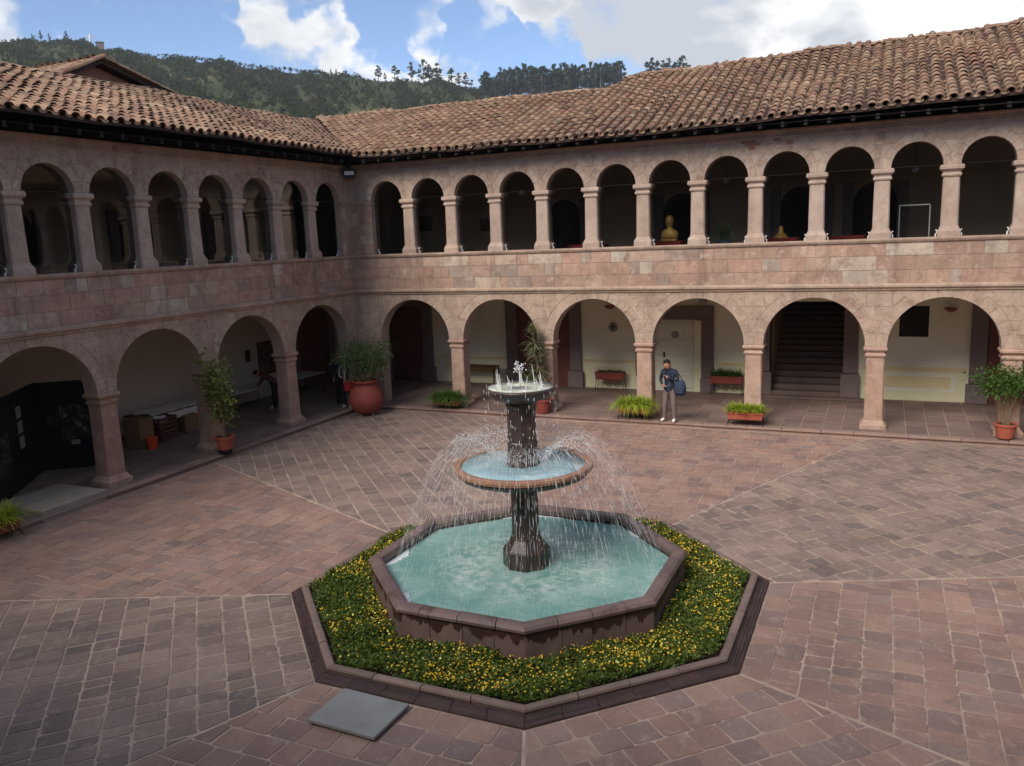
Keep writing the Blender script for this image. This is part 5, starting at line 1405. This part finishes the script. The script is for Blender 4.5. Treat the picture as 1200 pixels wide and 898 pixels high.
# ------------------------------------------------------------------ people
def person(label, loc, rz, J, cols, hair='hair', skirt=None):
    """J: joint positions (facing -y); body grown with a skin modifier, then coloured by bone"""
    root = thing('person', label, 'person', loc, rz)
    names = []; pos = []; rads = []; edges = []; reg = []
    def vtx(n, p, r): names.append(n); pos.append(p); rads.append(r if isinstance(r, tuple) else (r, r)); return len(names)-1
    P = {}
    R = dict(pelvis=(.15, .115), spine=(.14, .105), chest=(.165, .12), neck=(.052, .055), head=(.082, .10), crown=(.072, .085))
    for n in ('pelvis', 'spine', 'chest', 'neck', 'head', 'crown'): P[n] = vtx(n, J[n], R[n])
    for a, b, g in (('pelvis', 'spine', 'top'), ('spine', 'chest', 'top'), ('chest', 'neck', 'top'), ('neck', 'head', 'skin'), ('head', 'crown', 'skin')): edges.append((P[a], P[b])); reg.append(g)
    for s in 'LR':
        rr = dict(sh=.068, el=.05, wr=.034, palm=.034, hip=.112, kn=.082, an=.062, toe=.04)
        for n in ('sh', 'el', 'wr', 'palm', 'hip', 'kn', 'an', 'toe'): P[n+s] = vtx(n+s, J[n+s], rr[n])
        for a, b, g in (('chest', 'sh'+s, 'top'), ('sh'+s, 'el'+s, 'top'), ('el'+s, 'wr'+s, 'top'), ('wr'+s, 'palm'+s, 'skin'), ('pelvis', 'hip'+s, 'legs'), ('hip'+s, 'kn'+s, 'legs'), ('kn'+s, 'an'+s, 'legs'), ('an'+s, 'toe'+s, 'shoe')):
            edges.append((P[a], P[b])); reg.append(g)
        w, pm = np.array(J['wr'+s]), np.array(J['palm'+s]); d = unit(pm-w); sd = unit(np.cross(d, [.2, .3, 1])); dn = np.cross(sd, d)
        for k in range(4):
            b0 = pm+d*.02+sd*(k-1.5)*.019; L = (.062, .072, .068, .052)[k]
            i0 = vtx('f', tuple(b0), .0095); i1 = vtx('f', tuple(b0+d*L*.55-dn*.012), .009); i2 = vtx('f', tuple(b0+d*L*.85-dn*.035), .008)
            edges += [(P['palm'+s], i0), (i0, i1), (i1, i2)]; reg += ['skin']*3
        i0 = vtx('f', tuple(w+d*.035+sd*.035), .011); i1 = vtx('f', tuple(w+d*.075+sd*.05-dn*.01), .0095)
        edges += [(P['wr'+s], i0), (i0, i1)]; reg += ['skin']*2
    me = bpy.data.meshes.new('tmp'); me.from_pydata(pos, edges, []); o = bpy.data.objects.new('tmp', me); col.objects.link(o)
    md = o.modifiers.new('s', 'SKIN'); md.use_smooth_shade = True
    for i, v in enumerate(me.skin_vertices[0].data): v.radius = rads[i]; v.use_root = (i == 0)
    sb = o.modifiers.new('d', 'SUBSURF'); sb.levels = 1; sb.render_levels = 1
    dg = bpy.context.evaluated_depsgraph_get(); dg.update()
    body = bpy.data.meshes.new_from_object(o.evaluated_get(dg)); body.name = 'body'
    bpy.data.objects.remove(o); body.materials.clear()
    keys = ['skin', 'top', 'legs', 'shoe']
    for k in keys: body.materials.append(MATS[cols[k]])
    A = np.array([pos[a] for a, b in edges]); B = np.array([pos[b] for a, b in edges]); AB = B-A
    ridx = np.array([keys.index(g) for g in reg]); er = np.array([max(min(rads[a][0], rads[b][0]), .02) for a, b in edges])
    mi = []
    for f in body.polygons:
        c = np.array(f.center); t = np.clip(((c-A)*AB).sum(1)/np.maximum((AB*AB).sum(1), 1e-9), 0, 1)
        dd = np.linalg.norm(c-(A+AB*t[:, None]), axis=1)/er; k = int(np.argmin(dd)); g = ridx[k]
        if g == 0 and reg[k] == 'skin' and names[edges[k][0]] == 'neck' and t[k] < .15: g = 1
        mi.append(g)
    body.polygons.foreach_set('material_index', mi); body.polygons.foreach_set('use_smooth', [True]*len(mi))
    bo = place('body', body, root)
    # head details: face forward direction F, up direction U
    h, cr, nk = np.array(J['head']), np.array(J['crown']), np.array(J['neck']); U = unit(cr-h); Fw = np.array(J.get('look', (0, -1, -.1))); Fw = unit(Fw-U*Fw.dot(U)); S = np.cross(Fw, U)
    fc = h+U*.03
    hm = MB(); V, F = [], []; n = 14
    for i in range(7):
        ph = math.pi/2*i/6*1.25
        for k in range(n):
            a = 2*math.pi*k/n; rr = math.sin(ph); q = math.cos(ph)
            front = math.cos(a)      # 1 = forward
            cut = max(q, .62) if front > .25 else q
            p = fc+U*(.03+cut*.115)+Fw*(rr*(.112 if front < .25 else .098)*front-.008)+S*(rr*.098*math.sin(a)); V.append(p)
    for i in range(6):
        for k in range(n): F.append((i*n+k, i*n+(k+1) % n, (i+1)*n+(k+1) % n, (i+1)*n+k))
    hm.add(V, F); hm.build('hair', hair, root, smooth=True)
    for s in (-1, 1):
        MB().sphere(tuple(fc+Fw*.094+S*s*.034+U*.012), .011, 8, 5).build('eye', 'hair', root)
        MB().sphere(tuple(fc+S*s*.092-U*.005), (.014, .02, .03), 8, 5).build('ear', 'skin', root, smooth=True)
    MB().tube([tuple(fc+Fw*.095+U*.01), tuple(fc+Fw*.122-U*.025), tuple(fc+Fw*.10-U*.034)], [.011, .016, .010], 6).build('nose', 'skin', root, smooth=True)
    MB().tube([tuple(fc+Fw*.098-U*.06-S*.026), tuple(fc+Fw*.104-U*.062), tuple(fc+Fw*.098-U*.06+S*.026)], .006, 5).build('mouth', 'shirt_maroon', root)
    return root
ST = dict(pelvis=(0, 0, .95), spine=(0, -.01, 1.14), chest=(0, -.01, 1.36), neck=(0, -.03, 1.50), head=(0, -.05, 1.60), crown=(0, -.05, 1.70),
          shL=(.19, -.01, 1.42), elL=(.24, .0, 1.14), wrL=(.22, -.1, .92), palmL=(.22, -.13, .86), shR=(-.19, -.01, 1.42), elR=(-.24, 0, 1.14), wrR=(-.22, -.1, .92), palmR=(-.22, -.13, .86),
          hipL=(.09, 0, .88), knL=(.11, -.02, .48), anL=(.11, .02, .075), toeL=(.13, -.15, .04), hipR=(-.09, 0, .88), knR=(-.11, -.02, .48), anR=(-.12, .02, .075), toeR=(-.15, -.15, .04))
def pose(**k): d = dict(ST); d.update(k); return d
def scaled(J, s): return {k: tuple(np.array(v)*s) if k != 'look' else v for k, v in J.items()}
man = scaled(pose(head=(-.03, -.10, 1.60), crown=(-.045, -.12, 1.70), neck=(-.01, -.05, 1.5), look=(-.45, -1, -.35),
           elR=(-.27, .02, 1.16), wrR=(-.13, -.2, 1.06), palmR=(-.07, -.24, 1.06), elL=(.27, -.06, 1.17), wrL=(.04, -.22, 1.27), palmL=(-.01, -.23, 1.31),
           hipL=(.1, 0, .88), knL=(.13, -.03, .48), anL=(.14, .0, .075), toeL=(.16, -.17, .04), anR=(-.16, .02, .075), toeR=(-.2, -.14, .04), knR=(-.13, -.02, .48)), 1.03)
person('man in dark plaid jacket and grey trousers standing at the kerb, looking down', (10.88, -.52, FZ), rad(-6), man, dict(skin='skin', top='plaid', legs='trousers_grey', shoe='shoe_white'))
t = thing('shoulder_bag', 'rounded blue shoulder bag hanging under the arm of the man in plaid jacket', 'bag', (11.20, -.60, FZ+.78))
MB().loft([[(.17*s*math.cos(a), .10*s*math.sin(a), z) for a in [2*math.pi*i/18 for i in range(18)]] for s, z in ((.3, 0), (.75, .02), (1, .10), (1.05, .22), (.95, .34), (.7, .42), (.3, .45))]).build('body', 'bag_blue', t, smooth=True)
MB().tube([(-.12, 0, .38), (-.15, -.02, .52), (-.12, .0, .66), (-.04, .08, .6), (.06, .03, .44)], .014, 6).build('strap', 'shirt_dark', t)
MB().cbox(-.1, .1, -.115, -.095, .08, .22, .01).build('pocket', 'bag_blue', t)
w1 = scaled(pose(head=(.02, -.09, 1.58), crown=(.02, -.11, 1.68), elR=(-.26, .0, 1.16), wrR=(-.12, -.2, 1.1), palmR=(-.06, -.23, 1.1), elL=(.25, -.05, 1.15), wrL=(.2, -.25, 1.0), palmL=(.2, -.3, .98), look=(.3, -1, -.3)), .95)
person('person in a black and white top and dark trousers standing behind the red jar', (.22, -1.12, FZ), rad(10), w1, dict(skin='skin', top='scarf_white', legs='trousers_black', shoe='shoe_white'))
t = thing('red_bag', 'bright red hand bag held by the person behind the red jar', 'bag', (.47, -1.42, FZ+.62), rad(10))
MB().loft([[(.15*s*math.cos(a), .06*s*math.sin(a), z) for a in [2*math.pi*i/14 for i in range(14)]] for s, z in ((.7, 0), (1.05, .03), (1.1, .15), (1, .26), (.8, .29))]).build('body', 'bag_red', t)
MB().tube([(-.1, 0, .27), (-.08, 0, .38), (.08, 0, .38), (.1, 0, .27)], .009, 6).build('handle', 'bag_red', t)
vest = thing('scarf', 'long black scarf worn over the white top behind the red jar', 'scarf', (.22, -1.12, FZ), rad(10))
for s in (-1, 1): MB().loft([[(s*.1-.05, y, z), (s*.1+.05, y, z), (s*.1+.05, y+.02, z), (s*.1-.05, y+.02, z)] for y, z in ((-.09, 1.40), (-.16, 1.25), (-.165, 1.05), (-.15, .88))]).build('scarf_end', 'shirt_dark', vest)
person('person dressed all in black standing in the dark corner passage', (-.45, -.55, FZ), rad(40), scaled(pose(look=(.3, -1, 0)), 1.0), dict(skin='skin', top='shirt_dark', legs='trousers_black', shoe='shoe_black'))
bend = scaled(pose(pelvis=(0, .05, .92), spine=(0, -.08, 1.05), chest=(0, -.26, 1.15), neck=(0, -.38, 1.19), head=(0, -.47, 1.20), crown=(0, -.56, 1.23), shL=(.19, -.27, 1.14), elL=(.22, -.36, .98), wrL=(.16, -.46, .83), palmL=(.14, -.52, .80),
            shR=(-.19, -.27, 1.14), elR=(-.22, -.36, .98), wrR=(-.16, -.46, .83), palmR=(-.14, -.52, .80), look=(0, -.4, -1), hipL=(.09, .05, .86), hipR=(-.09, .05, .86), knL=(.1, .02, .47), knR=(-.1, .0, .47)), 1.0)
person('person in a maroon top bending over the long folding table', (-2.22, -1.9, FZ), rad(-60), bend, dict(skin='skin', top='shirt_maroon', legs='trousers_black', shoe='shoe_white'))
t = thing('potted_shrub', 'dark round clipped shrub in a pot behind the eighth glazed arch', 'potted plant', (12.05, 1.3, 4.2))
MB().lathe([(.16, 0), (.2, .5), (.22, .52), (.21, .98), (.19, .98), (.17, .9), (.001, .9)], 18).build('pot', 'shirt_blue', t)
crown('foliage', 'leaf_dark', t, [(0, 0, 1.2)], 500, (.09, .09, .09), (.05, .1), (.02, .04))

# ------------------------------------------------------------------ hillside, woods, statue
SKY = [(-110, 5), (-85, 9), (-65, 11.6), (-54.3, 11.96), (-51.7, 12.1), (-50, 11.95), (-48.2, 11.75), (-45.3, 11.45), (-40.3, 11.0), (-36.6, 10.68), (-33.4, 10.44), (-30.6, 10.2), (-27.8, 9.9), (-26.1, 9.6), (-25.2, 9.3), (-22.4, 9.1), (-21, 9.15), (-16.5, 9.35), (-14.3, 9.7), (-12.6, 9.75), (-8, 9.2), (6.6, 8.2), (40, 6), (75, 3)]
HR, HR0 = 760.0, 190.0
def hill_z(az, r):
    el = math.tan(rad(lerp_tab(az, SKY)))*HR; t = (r-HR0)/(HR-HR0)
    bump = (4*math.sin(az*.9+r*.012)+3*math.sin(az*2.3-r*.02)+2*math.sin(az*5.1+r*.05))*min(max(t, 0), 1)*min(max((1.02-t)*6, 0), 1)
    if t <= 0: return -2.0
    if t <= 1: return 5.5+(el)*(t**.95)+bump-6*(1-t)
    return 5.5+el-(t-1)*70
def hpos(az, r, z=None): return (CAM[0]+r*math.sin(rad(az)), CAM[1]+r*math.cos(rad(az)), hill_z(az, r) if z is None else z)
azs = np.linspace(-110, 75, 240); rs = list(np.linspace(HR0-10, HR, 34))+[HR+60, HR+300, HR+700]
V = [hpos(a, r) for r in rs for a in azs]; n = len(azs)
F = [(j*n+i, j*n+i+1, (j+1)*n+i+1, (j+1)*n+i) for j in range(len(rs)-1) for i in range(n-1)]
hill = place('hill', np_mesh('hill', V, F, 'hillside', smooth=True)); tag(hill, kind='structure')
# woods that cover the slope
def clumps(P, R, Hh, k):
    n = len(P); C = np.repeat(P, k, 0); d = unit(rng.normal(size=(n*k, 3))); rr = rng.uniform(.45, 1, (n*k, 1))
    Rr = np.repeat(R, k)[:, None]; HH = np.repeat(Hh, k)[:, None]
    pos = C+d*rr*np.c_[Rr, Rr, HH*.5]+np.c_[np.zeros((n*k, 2)), HH*.55]
    e1 = unit(np.cross(d, rng.normal(size=d.shape))); e2 = np.cross(d, e1); s = Rr*rng.uniform(.25, .6, (n*k, 1))
    V = np.stack([pos+e1*s, pos-e1*s*.5+e2*s*.85, pos-e1*s*.5-e2*s*.85], 1).reshape(-1, 3)
    return V, np.arange(3*n*k).reshape(-1, 3)
P, R, Hh = [], [], []
while len(P) < 12500:
    a = rnd.uniform(-66, -8); t = rnd.random()**.7; r = 360+t*(HR-362)
    dens = 1.0 if a < -34 else (.85 if a < -25.8 else .08)
    if -34.5 < a < -31.5: dens *= .35
    nse = math.sin(a*1.7+r*.021)*math.sin(a*.6-r*.013)
    if rnd.random() > dens*(.6+.6*nse): continue
    P.append(hpos(a, r)); s = rnd.uniform(.5, 1.15)*(1.0 if t < .96 else .75); R.append(1.7*s); Hh.append(3.6*s*rnd.uniform(.7, 1.5))
for i in range(420):      # undergrowth of the grove
    a = rnd.uniform(-25.9, -16.2); P.append(hpos(a, HR-rnd.uniform(0, 34))); R.append(rnd.uniform(1.4, 2.6)); Hh.append(rnd.uniform(4, 11 if a < -19.5 else 5))
V, F = clumps(np.array(P), np.array(R), np.array(Hh), 14)
tag(place('hillside_wood', np_mesh('hillside_wood', V, F, 'forest')), 'dark green scrub wood covering the hillside behind the roofs', 'wood', kind='stuff')
# row of bushy trees along the crest
P, R, Hh = [], [], []; V2 = MB()
a = -46.0
while a < -36.8:
    p = hpos(a, HR); P.append((p[0], p[1], p[2]+1.2)); R.append(rnd.uniform(1.5, 2.6)); Hh.append(rnd.uniform(2.2, 4.2)); a += rnd.uniform(.12, .3)
V, F = clumps(np.array(P), np.array(R), np.array(Hh), 16)
tag(place('crest_hedge', np_mesh('crest_hedge', V, F, 'forest')), 'thin dark line of bushes along the hill crest', 'bushes', kind='stuff')
# single trees that stand out on the skyline
def tree_mesh(seed, slim, H=20.0):
    q = random.Random(seed); g = np.random.default_rng(seed); tr = MB(); pts = [(0, 0, -2)]
    for t in (.3, .6, .85, 1): pts.append((q.uniform(-.5, .5)*t, q.uniform(-.5, .5)*t, H*t*.95))
    tr.tube(pts, [.42, .34, .25, .15, .04], 6); cs = []
    top = .30 if slim else .22; wmax = H*(.15 if slim else .23)
    for i in range(26 if slim else 34):
        t = top+(1-top)*q.random(); a = q.uniform(0, 6.28); env = math.sin(math.pi*min((t-top)/(1-top)*.86+.14, 1))**.7
        l = wmax*env*math.sqrt(q.random()); b = np.array([0, 0, H*t*.95-l*.5]); e = np.array([l*math.cos(a), l*math.sin(a), H*t*.95])
        if i % 2 == 0: tr.tube([tuple(b), tuple((b+e)/2+np.array([0, 0, .2])), tuple(e)], [.13, .08, .03], 4)
        cs.append(e)
    cs = np.array(cs+[np.array([0, 0, H*.96])]); n = len(cs)
    V, F = clumps(cs-np.array([0, 0, 1.0]), g.uniform(.9, 1.9, n), g.uniform(1.4, 2.8, n), 18)
    return tr.mesh('trunk', 'bark'), np_mesh('crown', V, F, 'eucalyptus')
TREES = [tree_mesh(60+i, i % 2 == 0) for i in range(6)]
def sky_tree(label, az, h, group, kind=None, r=None, name='eucalyptus_tree', sink=0.0):
    k = rnd.randrange(6) if kind is None else kind; r = r or HR; p = hpos(az, r)
    t = thing(name, label, 'tree', (p[0], p[1], p[2]-sink), rnd.uniform(0, 6.28), group)
    s = h/20.0*rnd.uniform(.92, 1.08)
    wd = s*rnd.uniform(.9, 1.15)*(1.35 if h < 21 and name == 'eucalyptus_tree' else 1); t.scale = (wd, wd, s)
    place('trunk', TREES[k][0], t); place('crown', TREES[k][1], t)
px_az = lambda x: lerp_tab(x, [(0, -54.3), (60, -51.7), (100, -50), (140, -48.2), (200, -45.3), (300, -40.3), (370, -36.6), (430, -33.4), (480, -30.6), (530, -27.8), (560, -26.1), (575, -25.26), (625, -22.4), (650, -21), (730, -16.5), (770, -14.3), (800, -12.6)])
ORD = ['first', 'second', 'third', 'fourth', 'fifth', 'sixth', 'seventh', 'eighth', 'ninth', 'tenth', 'last']
for i, (x, h, g) in enumerate(((444, 13.5, 0), (452, 8, 2), (463, 14, 3), (483, 15.5, 0), (497, 20, 5), (504, 17, 2), (513, 18, 1), (530, 16, 4), (538, 12, 0), (546, 13, 2), (553, 9, 3))):
    sky_tree(ORD[i]+' lone crest eucalyptus counting from the bare slope towards the dense grove', px_az(x), h, 'single trees along the hill crest', g)
for i, (x, h) in enumerate(((84, 4), (78, 8.5), (57, 6.5), (47, 7.5), (37, 5))):
    sky_tree(ORD[i]+' small dark conifer on the crest counting away from the white statue', px_az(x), h, 'small trees on the crest', 0, name='conifer_tree')
for i, (x, h) in enumerate(((394, 6), (388, 5.5), (378, 4.5))):
    sky_tree(ORD[i]+' small upright tree on the bare crest counting away from the eucalyptus grove', px_az(x), h, 'small trees on the bare crest', 0, name='conifer_tree')
x = 566
while x < 729:
    sky_tree('eucalyptus in the dense tall grove on the ridge above the right-hand roof', px_az(x), rnd.uniform(20, 25)*(.72 if x < 585 else 1)*(.9 if x > 705 else 1), 'grove of eucalyptus on the ridge', None, HR-rnd.uniform(0, 30)); x += rnd.uniform(1.4, 2.6)
for x in (759, 765, 771, 778, 784, 791, 797, 803):
    sky_tree('eucalyptus treetop showing just above the right-hand roof ridge', px_az(x), rnd.uniform(13, 17), 'treetops over the roof ridge')
# white statue with outstretched arms
a = px_az(107); p = hpos(a, HR); t = thing('hilltop_statue', 'tiny white statue with outstretched arms on the hill crest', 'statue', p, rad(-a)+math.pi)
MB().box(-1.6, 1.6, -1.6, 1.6, -1, 1.6).build('pedestal', 'concrete', t)
MB().loft([[(rx*math.cos(q), ry*math.sin(q), z) for q in [2*math.pi*i/12 for i in range(12)]] for rx, ry, z in ((1.05, .95, 1.6), (.85, .75, 4), (.75, .6, 6), (.95, .6, 7.6), (.6, .45, 8.2), (.28, .28, 8.45), (.42, .42, 8.9), (.38, .4, 9.4), (.08, .08, 9.7))]).build('figure', 'statue_white', t, smooth=True)
for s in (-1, 1): MB().tube([(s*.7, 0, 7.7), (s*2.2, -.1, 7.75), (s*3.6, -.2, 7.9)], [.45, .38, .2], 8).build('arm', 'statue_white', t)
a = px_az(118); p = hpos(a, HR); t = thing('hilltop_shelter', 'small dark block-like building beside the hilltop statue', 'building', p, rad(-a))
MB().box(-3, 3, -2, 2, -1.5, 4).build('wall', 'jamb_stone', t); MB().loft([[(-3.3, -2.3, 4), (3.3, -2.3, 4), (3.3, 2.3, 4), (-3.3, 2.3, 4)], [(-2.6, -.2, 5.2), (2.6, -.2, 5.2), (2.6, .2, 5.2), (-2.6, .2, 5.2)]]).build('roof', 'roof_deck', t)

# ------------------------------------------------------------------ thin haze over the valley
t = NT('haze_air'); v = t.n('ShaderNodeVolumePrincipled'); v.inputs['Color'].default_value = (.80, .88, 1.0, 1); v.inputs['Density'].default_value = .00014
t.l(v.outputs[0], t.out.inputs['Volume']); MATS['haze_air'] = t.m
tag(MB().box(-1600, 1600, -1600, 1600, -75, 260).build('haze', 'haze_air'), kind='stuff')
